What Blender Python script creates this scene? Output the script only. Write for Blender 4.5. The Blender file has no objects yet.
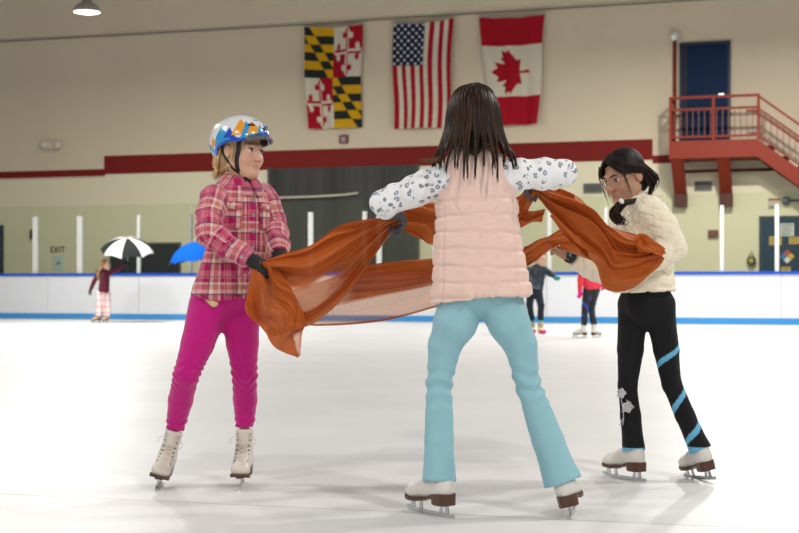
import bpy, bmesh, math, random
import numpy as np
from mathutils import Vector, Matrix

random.seed(7); RNG = np.random.RandomState(7)
SC = bpy.context.scene
COL = SC.collection
PI = math.pi
F_PX, CAM_H, HOR = 1400.0, 0.79, 285.0

# ------------------------------------------------------------------ measuring
def P(px, py, d):
    return np.array([(px - 399.5) / F_PX * d, d, CAM_H + (HOR - py) / F_PX * d])
WU = np.array([0.9542, -0.2990, 0.0]); WN = np.array([0.2990, 0.9542, 0.0]); WO = np.array([0.0, 29.9, 0.0])
def WP(u, off, z):
    return WO + WU * u + WN * off + np.array([0, 0, z])
def Wpx(px, py, off):
    k = (px - 399.5) / F_PX
    d = (WO @ WN + off) / (k * WN[0] + WN[1])
    p = np.array([k * d, d, CAM_H + (HOR - py) / F_PX * d])
    return float((p - WO) @ WU), float(p[2])
def unit(v):
    v = np.asarray(v, float); return v / max(np.linalg.norm(v), 1e-9)

# ------------------------------------------------------------------ materials
def mat(name, color=(.8, .8, .8), rough=.6, metal=0., spec=.5, bump=None, sheen=0., trans=0., emit=None, vcol=None, coat=0.):
    m = bpy.data.materials.new(name); m.use_nodes = True
    nt = m.node_tree; b = nt.nodes['Principled BSDF']
    b.inputs['Base Color'].default_value = (*color, 1)
    b.inputs['Roughness'].default_value = rough
    b.inputs['Metallic'].default_value = metal
    b.inputs['Specular IOR Level'].default_value = spec
    if sheen:
        b.inputs['Sheen Weight'].default_value = sheen; b.inputs['Sheen Roughness'].default_value = .5
    if coat: b.inputs['Coat Weight'].default_value = coat
    if emit:
        b.inputs['Emission Color'].default_value = (*emit[0], 1); b.inputs['Emission Strength'].default_value = emit[1]
    if vcol:
        a = nt.nodes.new('ShaderNodeAttribute'); a.attribute_name = vcol
        nt.links.new(a.outputs['Color'], b.inputs['Base Color'])
    if bump:
        sc, st, dist = bump
        tc = nt.nodes.new('ShaderNodeTexCoord'); n = nt.nodes.new('ShaderNodeTexNoise'); n.inputs['Scale'].default_value = sc
        n.inputs['Detail'].default_value = 4
        bp = nt.nodes.new('ShaderNodeBump'); bp.inputs['Strength'].default_value = st; bp.inputs['Distance'].default_value = dist
        nt.links.new(tc.outputs['Object'], n.inputs['Vector']); nt.links.new(n.outputs['Fac'], bp.inputs['Height'])
        nt.links.new(bp.outputs['Normal'], b.inputs['Normal'])
    return m

class NT:
    """tiny node wiring helper"""
    def __init__(s, m): s.t = m.node_tree; s.b = s.t.nodes['Principled BSDF']
    def n(s, kind, **kw):
        x = s.t.nodes.new('ShaderNode' + kind)
        for k, v in kw.items(): setattr(x, k, v)
        return x
    def l(s, a, b): s.t.links.new(a, b)
    def math(s, op, a, b=None, c=None):
        x = s.n('Math', operation=op)
        for i, v in enumerate((a, b, c)):
            if v is None: continue
            if hasattr(v, 'links'): s.l(v, x.inputs[i])
            else: x.inputs[i].default_value = v
        return x.outputs[0]
    def ramp(s, fac, stops, mode='CONSTANT'):
        r = s.n('ValToRGB'); cr = r.color_ramp; cr.interpolation = mode
        while len(cr.elements) < len(stops): cr.elements.new(.5)
        for e, (p, c) in zip(cr.elements, stops):
            e.position = p; e.color = (*c, 1) if len(c) == 3 else c
        s.l(fac, r.inputs['Fac']); return r.outputs['Color']
    def mix(s, fac, a, b, mode='MIX'):
        x = s.n('Mix', data_type='RGBA', blend_type=mode)
        for i, v in ((0, fac), (6, a), (7, b)):
            if hasattr(v, 'links'): s.l(v, x.inputs[i])
            else: x.inputs[i].default_value = v if i == 0 else (*v, 1)
        return x.outputs[2]
    def puv(s):
        a = s.n('Attribute', attribute_name='puv'); x = s.n('SeparateXYZ'); s.l(a.outputs['Vector'], x.inputs[0])
        return a.outputs['Vector'], x.outputs[0], x.outputs[1]

# ------------------------------------------------------------------ object helpers
def put(o, label=None, cat=None, group=None, kind=None):
    if label: o['label'] = label
    if cat: o['category'] = cat
    if group: o['group'] = group
    if kind: o['kind'] = kind
    return o
def empty(name, loc, label=None, cat=None, group=None):
    o = bpy.data.objects.new(name, None); COL.objects.link(o); o.location = tuple(map(float, loc)); o.empty_display_size = .1
    return put(o, label, cat, group)
def origin_of(o):
    p = np.zeros(3)
    while o is not None:
        p = p + np.array(o.location); o = o.parent
    return p
def mesh_obj(name, V, F, m, parent=None, smooth=True, base=None, attrs=None, fmat=None):
    """V world-space (n,3); F list of faces or (k,4) array; one mesh object"""
    V = np.asarray(V, float)
    if base is None:
        base = origin_of(parent) if parent is not None else np.array([V[:, 0].mean(), V[:, 1].mean(), V[:, 2].min()])
    me = bpy.data.meshes.new(name)
    if isinstance(F, np.ndarray):
        n, k = F.shape
        me.vertices.add(len(V)); me.vertices.foreach_set('co', (V - base).ravel())
        me.loops.add(n * k); me.loops.foreach_set('vertex_index', F.ravel().astype(np.int32))
        me.polygons.add(n); me.polygons.foreach_set('loop_start', (np.arange(n) * k).astype(np.int32))
        me.update(calc_edges=True); me.validate()
    else:
        me.from_pydata([tuple(v) for v in (V - base)], [], F)
    me.polygons.foreach_set('use_smooth', [smooth] * len(me.polygons))
    for mm in (m if isinstance(m, (list, tuple)) else [m]): me.materials.append(mm)
    if fmat is not None: me.polygons.foreach_set('material_index', np.asarray(fmat, np.int32))
    for k, a in (attrs or {}).items():
        a = np.asarray(a, np.float32)
        if a.shape[1] == 4:
            at = me.attributes.new(k, 'FLOAT_COLOR', 'POINT'); at.data.foreach_set('color', a.ravel())
        else:
            at = me.attributes.new(k, 'FLOAT_VECTOR', 'POINT'); at.data.foreach_set('vector', a.ravel())
    me.update()
    o = bpy.data.objects.new(name, me); COL.objects.link(o)
    if parent is not None:
        o.parent = parent; o.location = tuple(base - origin_of(parent))
    else: o.location = tuple(base)
    return o

class MB:
    """collects simple shapes into one mesh"""
    def __init__(s): s.V = []; s.F = []; s.C = []
    def add(s, V, F, col=None):
        n = len(s.V); s.V += [tuple(map(float, v)) for v in V]; s.F += [tuple(int(i) + n for i in f) for f in F]
        s.C += [col if col else (1, 1, 1)] * len(V)
        return s
    def hexa(s, p, col=None):   # 8 points: bottom ring 0-3, top ring 4-7
        return s.add(p, [(3, 2, 1, 0), (4, 5, 6, 7), (0, 1, 5, 4), (1, 2, 6, 5), (2, 3, 7, 6), (3, 0, 4, 7)], col)
    def box(s, c, sz, ax=None, col=None):
        c = np.asarray(c, float); A = np.eye(3) if ax is None else np.array([unit(a) for a in ax])
        h = np.asarray(sz, float) / 2
        pts = [c + A[0] * sx * h[0] + A[1] * sy * h[1] + A[2] * sz_ * h[2] for sz_ in (-1, 1) for sx, sy in ((-1, -1), (1, -1), (1, 1), (-1, 1))]
        return s.hexa(pts, col)
    def wbox(s, u0, u1, o0, o1, z0, z1, col=None):
        return s.hexa([WP(u, o, z) for z in (z0, z1) for u, o in ((u0, o0), (u1, o0), (u1, o1), (u0, o1))], col)
    def pbox(s, x0, y0, x1, y1, off, th, col=None):
        """box on the wall frame: pixel rectangle measured on plane `off`, thickness th towards the wall"""
        u0, zt = Wpx(x0, y0, off); u1, _ = Wpx(x1, y0, off); zb = Wpx(x0, y1, off)[1]
        return s.wbox(u0, u1, off, off + th, zb, zt, col)
    def tube(s, pts, r, n=8, col=None, close=True):
        pts = [np.asarray(p, float) for p in pts]; rs = r if hasattr(r, '__len__') else [r] * len(pts)
        V = []; ref = None
        for i, p in enumerate(pts):
            t = unit(pts[min(i + 1, len(pts) - 1)] - pts[max(i - 1, 0)])
            if ref is None: ref = unit(np.cross(t, [0, 0, 1] if abs(t[2]) < .9 else [1, 0, 0]))
            ref = unit(ref - t * (ref @ t)); bi = np.cross(t, ref)
            for k in range(n):
                a = 2 * PI * k / n; V.append(p + rs[i] * (math.cos(a) * ref + math.sin(a) * bi))
        F = []
        for i in range(len(pts) - 1):
            for k in range(n):
                F.append((i * n + k, i * n + (k + 1) % n, (i + 1) * n + (k + 1) % n, (i + 1) * n + k))
        if close:
            F.append(tuple(range(n))[::-1]); F.append(tuple(range((len(pts) - 1) * n, len(pts) * n)))
        return s.add(V, F, col)
    def lathe(s, c, prof, ax=(0, 0, 1), n=24, col=None):
        ax = unit(ax); e1 = unit(np.cross(ax, [0, 1, .01] if abs(ax[1]) < .9 else [1, 0, 0])); e2 = np.cross(ax, e1)
        V = []; F = []
        for r, h in prof:
            for k in range(n):
                a = 2 * PI * k / n; V.append(np.asarray(c) + ax * h + r * (math.cos(a) * e1 + math.sin(a) * e2))
        for i in range(len(prof) - 1):
            for k in range(n): F.append((i * n + k, i * n + (k + 1) % n, (i + 1) * n + (k + 1) % n, (i + 1) * n + k))
        return s.add(V, F, col)
    def build(s, name, m, parent=None, smooth=False, base=None):
        at = {'Col': np.array([(*c, 1) for c in s.C])}
        return mesh_obj(name, np.array(s.V), s.F, m, parent, smooth, base, at)

# ------------------------------------------------------------------ sculpting field (numpy distance field + surface nets)
def axis(lo, hi, h, fine=(), hf=None):
    out = [lo]; x = lo
    while x < hi:
        st = h
        for a, b in fine:
            if a - h <= x <= b: st = hf
        x += st; out.append(x)
    return np.array(out)
class Cap:
    def __init__(s, a, b, ra, rb=None, k=.02, flat=None, sub=False, end=False, wr=None, tag=0):
        s.a = np.asarray(a, float); s.b = np.asarray(b, float); s.ra = ra; s.rb = ra if rb is None else rb
        s.k = k; s.flat = flat; s.sub = sub; s.end = end; s.wr = wr; s.tag = tag
    def bbox(s):
        r = max(s.ra, s.rb) * 1.05; return np.minimum(s.a, s.b) - r, np.maximum(s.a, s.b) + r
    def ev(s, x, y, z):
        ba = s.b - s.a; L2 = max(ba @ ba, 1e-9); L = math.sqrt(L2)
        px, py, pz = x - s.a[0], y - s.a[1], z - s.a[2]
        tu = (px * ba[0] + py * ba[1] + pz * ba[2]) / L2; t = np.clip(tu, 0, 1)
        qx, qy, qz = px - ba[0] * t, py - ba[1] * t, pz - ba[2] * t
        if s.flat is not None:
            n, f = s.flat; n = unit(n); c = (qx * n[0] + qy * n[1] + qz * n[2]) * (f - 1)
            qx, qy, qz = qx + n[0] * c, qy + n[1] * c, qz + n[2] * c
        d = np.sqrt(qx * qx + qy * qy + qz * qz) - (s.ra + (s.rb - s.ra) * t)
        if s.wr is not None:
            amp, fr, ph = s.wr
            d = d + amp * np.sin(fr * t * L + ph + 1.3 * np.sin(14 * (qx + qz) + ph) + 9 * qy) * np.clip(1.4 - np.abs(t - .5) * 1.6, 0, 1)
        if s.end: d = np.maximum(d, (tu - 1) * L)
        return d
    def uv(s, p, ref):
        ba = s.b - s.a; L = np.linalg.norm(ba); ax = ba / max(L, 1e-9)
        q = p - s.a; t = q @ ax; q = q - np.outer(t, ax)
        e1 = unit(ref - ax * (ref @ ax)); e2 = np.cross(ax, e1)
        ang = np.arctan2(q @ e2, q @ e1)
        return np.stack([ang * (s.ra + s.rb) / 2, t, np.zeros(len(p))], 1)
class Ell:
    def __init__(s, c, r, R=None, k=.02, sub=False, tag=0):
        s.c = np.asarray(c, float); s.r = np.asarray(r, float); s.R = np.eye(3) if R is None else np.array(R); s.k = k; s.sub = sub; s.tag = tag
    def bbox(s): return s.c - s.r.max() * 1.05, s.c + s.r.max() * 1.05
    def ev(s, x, y, z):
        px, py, pz = x - s.c[0], y - s.c[1], z - s.c[2]
        k0 = 0; k1 = 0
        for i in range(3):
            c = (px * s.R[i][0] + py * s.R[i][1] + pz * s.R[i][2]) / s.r[i]
            k0 = k0 + c * c; k1 = k1 + (c / s.r[i]) ** 2
        k0 = np.sqrt(k0); k1 = np.sqrt(k1) + 1e-6
        return k0 * (k0 - 1) / k1
    def uv(s, p, ref): return np.zeros((len(p), 3))

def sculpt(prims, h=.006, fine=None, hf=None, cuts=(), smooth=2, pad=.02):
    adds = [q for q in prims if not q.sub]
    lo = np.min([q.bbox()[0] for q in adds], 0) - pad; hi = np.max([q.bbox()[1] for q in adds], 0) + pad
    fr = [[], [], []]
    for (a, b) in (fine or []):
        for i in range(3): fr[i].append((a[i], b[i]))
    X, Y, Z = (axis(lo[i], hi[i], h, fr[i], hf) for i in range(3))
    Fd = np.full((len(X), len(Y), len(Z)), 1.0, np.float32)
    for q in prims:
        a, b = q.bbox(); m = q.k + 3 * h
        i0, i1 = np.searchsorted(X, (a[0] - m, b[0] + m)); j0, j1 = np.searchsorted(Y, (a[1] - m, b[1] + m)); k0, k1 = np.searchsorted(Z, (a[2] - m, b[2] + m))
        if i1 <= i0 or j1 <= j0 or k1 <= k0: continue
        d = q.ev(X[i0:i1, None, None], Y[None, j0:j1, None], Z[None, None, k0:k1]).astype(np.float32)
        S = Fd[i0:i1, j0:j1, k0:k1]
        if q.sub:
            hh = np.maximum(q.k - np.abs(-d - S), 0) / max(q.k, 1e-6); S[...] = np.maximum(S, -d) + hh * hh * q.k / 4
        else:
            hh = np.maximum(q.k - np.abs(d - S), 0) / max(q.k, 1e-6); S[...] = np.minimum(S, d) - hh * hh * q.k / 4
    for (pt, n) in cuts:
        n = unit(n); pl = (X[:, None, None] - pt[0]) * n[0] + (Y[None, :, None] - pt[1]) * n[1] + (Z[None, None, :] - pt[2]) * n[2]
        Fd = np.maximum(Fd, pl.astype(np.float32))
    V, Q = surface_nets(Fd, X, Y, Z)
    for _ in range(smooth): V = relax(V, Q)
    return V, Q
def surface_nets(Fd, X, Y, Z):
    S = Fd < 0
    c = np.zeros(tuple(n - 1 for n in Fd.shape), np.int8)
    for i in (0, 1):
        for j in (0, 1):
            for k in (0, 1): c += S[i:S.shape[0] - 1 + i, j:S.shape[1] - 1 + j, k:S.shape[2] - 1 + k]
    act = (c > 0) & (c < 8); I = np.argwhere(act); idx = -np.ones(act.shape, np.int64); idx[act] = np.arange(len(I))
    acc = np.zeros((len(I), 3)); cnt = np.zeros(len(I)); ax = (X, Y, Z)
    cor = [(a, b, d) for a in (0, 1) for b in (0, 1) for d in (0, 1)]
    for A in cor:
        for e in range(3):
            if A[e]: continue
            B = list(A); B[e] = 1
            ia = I + A; ib = I + B
            fa = Fd[ia[:, 0], ia[:, 1], ia[:, 2]]; fb = Fd[ib[:, 0], ib[:, 1], ib[:, 2]]
            m = (fa < 0) != (fb < 0); t = np.where(m, fa / np.where(m, fa - fb, 1), 0)
            pa = np.stack([ax[q][ia[:, q]] for q in range(3)], 1); pb = np.stack([ax[q][ib[:, q]] for q in range(3)], 1)
            acc += (pa + (pb - pa) * t[:, None]) * m[:, None]; cnt += m
    V = acc / np.maximum(cnt, 1)[:, None]
    quads = []
    for e in range(3):
        s0 = [slice(None)] * 3; s1 = [slice(None)] * 3; s0[e] = slice(0, -1); s1[e] = slice(1, None)
        a = S[tuple(s0)]; b = S[tuple(s1)]
        E = np.argwhere(a != b); u, v = (e + 1) % 3, (e + 2) % 3
        ok = (E[:, u] > 0) & (E[:, v] > 0) & (E[:, u] < Fd.shape[u] - 1) & (E[:, v] < Fd.shape[v] - 1); E = E[ok]
        sg = a[tuple(E.T)]
        def g(du, dv):
            q = E.copy(); q[:, u] -= du; q[:, v] -= dv; return idx[q[:, 0], q[:, 1], q[:, 2]]
        q = np.stack([g(1, 1), g(0, 1), g(0, 0), g(1, 0)], 1); q[~sg] = q[~sg][:, ::-1]; quads.append(q)
    return V, np.concatenate(quads)
def relax(V, Q, w=.5):
    acc = np.zeros_like(V); cnt = np.zeros(len(V))
    for i in range(4):
        a, b = Q[:, i], Q[:, (i + 1) % 4]
        np.add.at(acc, a, V[b]); np.add.at(cnt, a, 1); np.add.at(acc, b, V[a]); np.add.at(cnt, b, 1)
    return V * (1 - w) + w * acc / np.maximum(cnt, 1)[:, None]
def normals(V, Q):
    n = np.cross(V[Q[:, 2]] - V[Q[:, 0]], V[Q[:, 3]] - V[Q[:, 1]]); N = np.zeros_like(V)
    for i in range(4): np.add.at(N, Q[:, i], n)
    return N / np.maximum(np.linalg.norm(N, axis=1), 1e-9)[:, None]
def paint_uv(V, prims, ref):
    """patch coordinates (around, along) of the limb each vertex belongs to"""
    D = np.stack([q.ev(V[:, 0], V[:, 1], V[:, 2]) for q in prims], 1); b = D.argmin(1)
    out = np.zeros((len(V), 3)); tags = np.zeros(len(V), int)
    off = {}
    for i, q in enumerate(prims):
        m = b == i
        if m.any(): out[m] = q.uv(V[m], np.asarray(ref, float))
        out[m, 1] += getattr(q, 'v0', 0); tags[m] = q.tag
    return out, tags
def chain(pts, rs, k=.02, flat=None, wr=None, tag=0, end=False):
    """linked caps down a limb; along-coordinate runs on"""
    out = []; v = 0
    for i in range(len(pts) - 1):
        f = flat[i] if isinstance(flat, list) else flat
        c = Cap(pts[i], pts[i + 1], rs[i], rs[i + 1], k if i == 0 else min(k, .010), f, wr=wr, tag=tag, end=(end and i == len(pts) - 2)); c.v0 = v; out.append(c)
        v += np.linalg.norm(np.asarray(pts[i + 1]) - np.asarray(pts[i]))
    return out
def hash_noise(p, s):
    """smooth cheap noise from summed sines"""
    q = p * s
    return (np.sin(q[:, 0] * 1.7 + 1.3 * np.sin(q[:, 1] * 1.1 + 2)) + np.sin(q[:, 1] * 1.9 + 1.1 * np.sin(q[:, 2] * 1.3 + .5)) + np.sin(q[:, 2] * 1.6 + 1.2 * np.sin(q[:, 0] * 1.2 + 4))) / 3
# ------------------------------------------------------------------ light settings
AMB = .22
EXPO = 0.07
LAMPS = [(-6, 27, 580), (6, 25, 580), (-6, 20, 420), (6, 19, 420), (-6.5, 13, 215), (6.5, 12.5, 240), (-6.5, 6.0, 250), (5.5, 7.0, 270), (-5.0, -1, 250), (4.0, -1, 380), (0.0, -7, 420)]

# ================================================================== SETTING
def add_wave_bump(m, scale, st, dist): pass

# ice --------------------------------------------------------------
ice = mat('ice', (.80, .80, .79), .38, spec=.35)
w = NT(ice); tc = w.n('TexCoord'); sp = w.n('SeparateXYZ'); w.l(tc.outputs['Object'], sp.inputs[0])
nz = w.n('TexNoise'); nz.inputs['Scale'].default_value = .9; nz.inputs['Detail'].default_value = 6; w.l(tc.outputs['Object'], nz.inputs['Vector'])
mp = w.n('Mapping'); mp.inputs['Scale'].default_value = (1.2, 14, 1); mp.inputs['Rotation'].default_value = (0, 0, .06); w.l(tc.outputs['Object'], mp.inputs['Vector'])
n2 = w.n('TexNoise'); n2.inputs['Scale'].default_value = 2.2; n2.inputs['Detail'].default_value = 8; n2.inputs['Roughness'].default_value = .7; w.l(mp.outputs[0], n2.inputs['Vector'])
base = w.ramp(nz.outputs['Fac'], [(.3, (.71, .71, .708)), (.7, (.77, .77, .77))], 'LINEAR')
scr = w.ramp(n2.outputs['Fac'], [(.28, (.90, .90, .90)), (.42, (1, 1, 1))], 'LINEAR')
colr = w.mix(1.0, base, scr, 'MULTIPLY')
# one thin grey skate groove running across the ice
ga, gb = P(0, 494, 5.29), P(420, 513, 4.85)
dx, dy = gb[0] - ga[0], gb[1] - ga[1]; ln = math.hypot(dx, dy)
cr = w.math('ADD', w.math('MULTIPLY', sp.outputs[0], -dy / ln), w.math('MULTIPLY', sp.outputs[1], dx / ln))
cr = w.math('SUBTRACT', cr, (-dy * ga[0] + dx * ga[1]) / ln)
cr = w.math('ADD', cr, w.math('MULTIPLY', w.math('SUBTRACT', nz.outputs['Fac'], .5), .05))
ab = w.math('ABSOLUTE', cr)
groove = w.math('MULTIPLY', w.math('LESS_THAN', ab, .006), .75)
colr = w.mix(groove, colr, (.42, .40, .37))
w.l(colr, w.b.inputs['Base Color'])
bp = w.n('Bump'); bp.inputs['Strength'].default_value = .25; bp.inputs['Distance'].default_value = .01
w.l(n2.outputs['Fac'], bp.inputs['Height']); w.l(bp.outputs['Normal'], w.b.inputs['Normal'])
me_ = MB(); me_.add([(-34, -8, 0), (30, -8, 0), tuple(WP(28, .02, 0)), tuple(WP(-30, .02, 0))], [(0, 1, 2, 3)])
floor_ = me_.build('floor', ice, base=np.zeros(3)); put(floor_, kind='structure')
concrete = mat('rubber_floor', (.20, .19, .18), .8, bump=(6, .3, .02))
put(MB().wbox(-34, 30, .02, 3.0, -.1, -.003).build('floor_aisle', concrete), kind='structure')

# wall ---------------------------------------------------------------
OFF = 3.0
tan = mat('painted_block_wall', (.55, .45, .31), .75, spec=.2)
w = NT(tan); tc = w.n('TexCoord'); n1 = w.n('TexNoise'); n1.inputs['Scale'].default_value = .5; n1.inputs['Detail'].default_value = 5
mp = w.n('Mapping'); mp.inputs['Scale'].default_value = (1, 1, .25); w.l(tc.outputs['Object'], mp.inputs['Vector']); w.l(mp.outputs[0], n1.inputs['Vector'])
w.l(w.ramp(n1.outputs['Fac'], [(.3, (.63, .535, .39)), (.7, (.68, .58, .43))], 'LINEAR'), w.b.inputs['Base Color'])
bk = w.n('TexBrick'); bk.inputs['Scale'].default_value = 1.0; bk.inputs['Mortar Size'].default_value = .012; bk.inputs['Brick Width'].default_value = .4; bk.inputs['Row Height'].default_value = .2
m2 = w.n('Mapping'); m2.inputs['Rotation'].default_value = (PI / 2, 0, math.atan2(WU[1], WU[0])); m2.vector_type = 'TEXTURE'
w.l(tc.outputs['Object'], m2.inputs['Vector']); w.l(m2.outputs[0], bk.inputs['Vector'])
bp = w.n('Bump'); bp.inputs['Strength'].default_value = .12; bp.inputs['Distance'].default_value = .01; bp.invert = True
w.l(bk.outputs['Fac'], bp.inputs['Height']); w.l(bp.outputs['Normal'], w.b.inputs['Normal'])
put(MB().wbox(-34, 30, OFF, OFF + .3, -.1, 10.5).build('wall_far', tan), kind='structure')
red = mat('red_band_paint', (.19, .013, .010), .7, spec=.2, bump=(30, .1, .004))
def trim(x0, y0, x1, y1, off, th, name, m):
    return put(MB().pbox(x0, y0, x1, y1, off, th).build(name, m), kind='structure')
b_ = MB(); b_.pbox(-60, 173.5, 105, 180.2, OFF - .012, .02); trim_a = b_.build('trim_1', red); put(trim_a, kind='structure')
b_ = MB(); b_.pbox(104, 156, 652.5, 174.3, OFF - .016, .02); put(b_.build('trim_2', red), kind='structure')
b_ = MB(); b_.pbox(652.5, 155.5, 690, 163.5, OFF - .016, .02); put(b_.build('trim_3', red), kind='structure')
# pale lower wall paint under the band
low = mat('cream_lower_paint', (.76, .70, .51), .75, spec=.2, bump=(3, .1, .01))
put(MB().wbox(-34, Wpx(105, 200, OFF)[0], OFF - .008, OFF + .01, .1, Wpx(50, 179.5, OFF)[1]).build('trim_4', low), kind='structure')
put(MB().wbox(Wpx(105, 200, OFF)[0], 30, OFF - .008, OFF + .01, .1, Wpx(380, 165.5, OFF)[1]).build('trim_5', low), kind='structure')
# roll-up door
grey_door = mat('grey_shutter', (.070, .071, .064), .6, spec=.2, bump=(2, .1, .02))
w = NT(grey_door); tc = w.n('TexCoord'); n1 = w.n('TexNoise'); mp = w.n('Mapping'); mp.inputs['Scale'].default_value = (3, 3, .12)
w.l(tc.outputs['Object'], mp.inputs['Vector']); w.l(mp.outputs[0], n1.inputs['Vector']); n1.inputs['Scale'].default_value = 1.2; n1.inputs['Detail'].default_value = 5
w.l(w.ramp(n1.outputs['Fac'], [(.3, (.036, .036, .033)), (.7, (.075, .075, .068))], 'LINEAR'), w.b.inputs['Base Color'])
u0, zt = Wpx(271.5, 168, OFF); u1 = Wpx(416, 160, OFF)[0]
d_ = put(MB().wbox(u0, u1, OFF - .05, OFF + .02, 0, zt - .02).build('door_1', grey_door), kind='structure')
rib = MB(); zz = .15
while zz < zt - .1:
    rib.wbox(u0 + .04, u1 - .04, OFF - .058, OFF - .048, zz, zz + .02); zz += .12
rib.build('slats', grey_door, d_)
dark_frame = mat('door_frame_paint', (.05, .05, .046), .5)
MB().wbox(u0 - .08, u0, OFF - .07, OFF, 0, zt).wbox(u1, u1 + .08, OFF - .07, OFF, 0, zt).build('door_frame', dark_frame, d_)
# thin pale bar, slightly curved, across the shutter
pale = mat('pale_bar', (.62, .57, .44), .5)
pp = [WP(*((lambda q: (q[0], OFF - .12, q[1]))(Wpx(x, y, OFF - .12)))) for x, y in ((262, 198), (290, 197.5), (318, 196.5), (345, 194.8), (358, 193))]
put(MB().tube(pp, .028, 8).build('wall_bar', pale, smooth=True), 'thin pale bar running across the dark grey roll-up door', 'pipe')
# doors
navy = mat('navy_door_paint', (.004, .020, .060), .6, spec=.15, bump=(8, .1, .005))
def door(n, x0, y0, x1, y1, zb=None):
    u0, zt = Wpx(x0, y0, OFF); u1 = Wpx(x1, y0, OFF)[0]; zb = 0 if zb is None else zb
    o = put(MB().wbox(u0, u1, OFF - .03, OFF + .05, zb, zt).build('door_%d' % n, navy), kind='structure')
    f = MB(); f.wbox(u0 - .06, u0, OFF - .06, OFF, zb, zt + .06).wbox(u1, u1 + .06, OFF - .06, OFF, zb, zt + .06).wbox(u0, u1, OFF - .06, OFF, zt, zt + .06)
    f.build('door_frame', mat('frame_navy', (.008, .018, .045), .5), o)
    return o, u0, u1, zb, zt
steel = mat('brushed_steel', (.6, .6, .6), .3, 1.0)
d2, a0, a1, _, z2 = door(2, 682.5, 46, 728, 140, Wpx(700, 140, OFF)[1])
MB().wbox(a1 - .2, a1 - .08, OFF - .09, OFF - .03, _ + .95, _ + 1.0).build('door_handle', steel, d2)
MB().wbox(a0 + .02, a0 + .10, OFF - .04, OFF - .02, _, z2).build('door_edge', mat('black_gap', (.004, .006, .012), .6), d2)
blue3 = mat('blue_door_paint', (.006, .035, .075), .6, spec=.15)
d3, a0, a1, _, z3 = door(3, 762, 219, 806, 300); d3.data.materials[0] = blue3
d4, a0, a1, _, z4 = door(4, -38, 228, 2, 300)
# window under the umbrella
glass_dark = mat('dark_window_glass', (.008, .011, .011), .25, spec=.2)
u0, zt = Wpx(112, 245, OFF); u1 = Wpx(179.5, 245, OFF)[0]
w1 = put(MB().wbox(u0, u1, OFF - .02, OFF + .04, .55, zt).build('window_1', glass_dark), kind='structure')
f = MB(); f.wbox(u0 - .05, u0, OFF - .05, OFF, .5, zt + .05).wbox(u1, u1 + .05, OFF - .05, OFF, .5, zt + .05).wbox(u0, u1, OFF - .05, OFF, zt, zt + .05).wbox(u0, u1, OFF - .05, OFF, .5, .55)
f.build('window_frame', dark_frame, w1)

# rink boards --------------------------------------------------------
white_board = mat('white_board', (.66, .675, .69), .4, spec=.3, bump=(1.5, .05, .02))
cap_blue = mat('blue_cap_rail', (.008, .075, .46), .5, spec=.2)
kick_blue = mat('light_blue_kick_strip', (.045, .25, .55), .5, spec=.2)
post_white = mat('white_post', (.62, .63, .60), .6, spec=.2)
post_grey = mat('grey_post', (.42, .43, .42), .4, .5)
seam = mat('board_seam', (.50, .52, .54), .6)
glass = bpy.data.materials.new('rink_glass'); glass.use_nodes = True
nt = glass.node_tree; nt.nodes.remove(nt.nodes['Principled BSDF'])
tr = nt.nodes.new('ShaderNodeBsdfTransparent'); tr.inputs[0].default_value = (.925, .95, .895, 1)
gl = nt.nodes.new('ShaderNodeBsdfGlossy'); gl.inputs['Roughness'].default_value = .08
df = nt.nodes.new('ShaderNodeBsdfDiffuse'); df.inputs[0].default_value = (.62, .68, .58, 1)
mx = nt.nodes.new('ShaderNodeMixShader'); mx.inputs[0].default_value = .012; m2 = nt.nodes.new('ShaderNodeMixShader'); m2.inputs[0].default_value = .012
nt.links.new(tr.outputs[0], mx.inputs[1]); nt.links.new(gl.outputs[0], mx.inputs[2]); nt.links.new(mx.outputs[0], m2.inputs[1]); nt.links.new(df.outputs[0], m2.inputs[2])
nt.links.new(m2.outputs[0], nt.nodes['Material Output'].inputs['Surface'])

ZC = 1.06
rb = empty('rink_barrier', WP(0, 0, 0), 'long white rink boards with blue cap rail, blue kick strip and glass above', 'rink barrier')
uu = -32.0
while uu < 28.9:
    MB().wbox(uu, uu + 2.335, 0, .12, .0, ZC - .06).build('board_panel', white_board, rb); uu += 2.346
MB().wbox(-32, 29, .03, .11, .0, ZC - .06).build('seam_backing', seam, rb)
MB().wbox(-32, 29, -.015, 0, .015, .135).build('kick_strip', kick_blue, rb)
MB().wbox(-32, 29, -.03, .17, ZC - .06, ZC).build('cap_rail', cap_blue, rb)
posts = [(35, 5.2, 220), (79.5, 5.6, 220), (138.5, 3.2, 221), (190.5, 2.2, 217), (250, 3, 219), (310.5, 5, 219), (364.5, 4, 219), (379, 5, 219.5),
         (434, 3, 218), (490, 3, 216), (549.5, 4, 214), (606, 3, 213), (665, 3.2, 214), (722, 3.6, 211.5), (777, 4, 209.5), (835, 4, 208), (-20, 5, 220), (-75, 5, 220)]
pu = []
for x, wd, yt in posts:
    u, z = Wpx(x, yt, .05); d = WP(u, .05, 0)[1]; hw = wd / 2 / F_PX * d
    MB().wbox(u - hw, u + hw, .04, .10, ZC, 2.38).build('post', post_grey if wd < 2.5 else post_white, rb); pu.append(u)
GT = 2.62
us = sorted(pu); us = [-32] + us + [29]
for a, b in zip(us[:-1], us[1:]):
    if b - a < .5: continue
    MB().wbox(a + .01, b - .01, .066, .078, ZC, GT).build('glass_pane', glass, rb)

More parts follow.
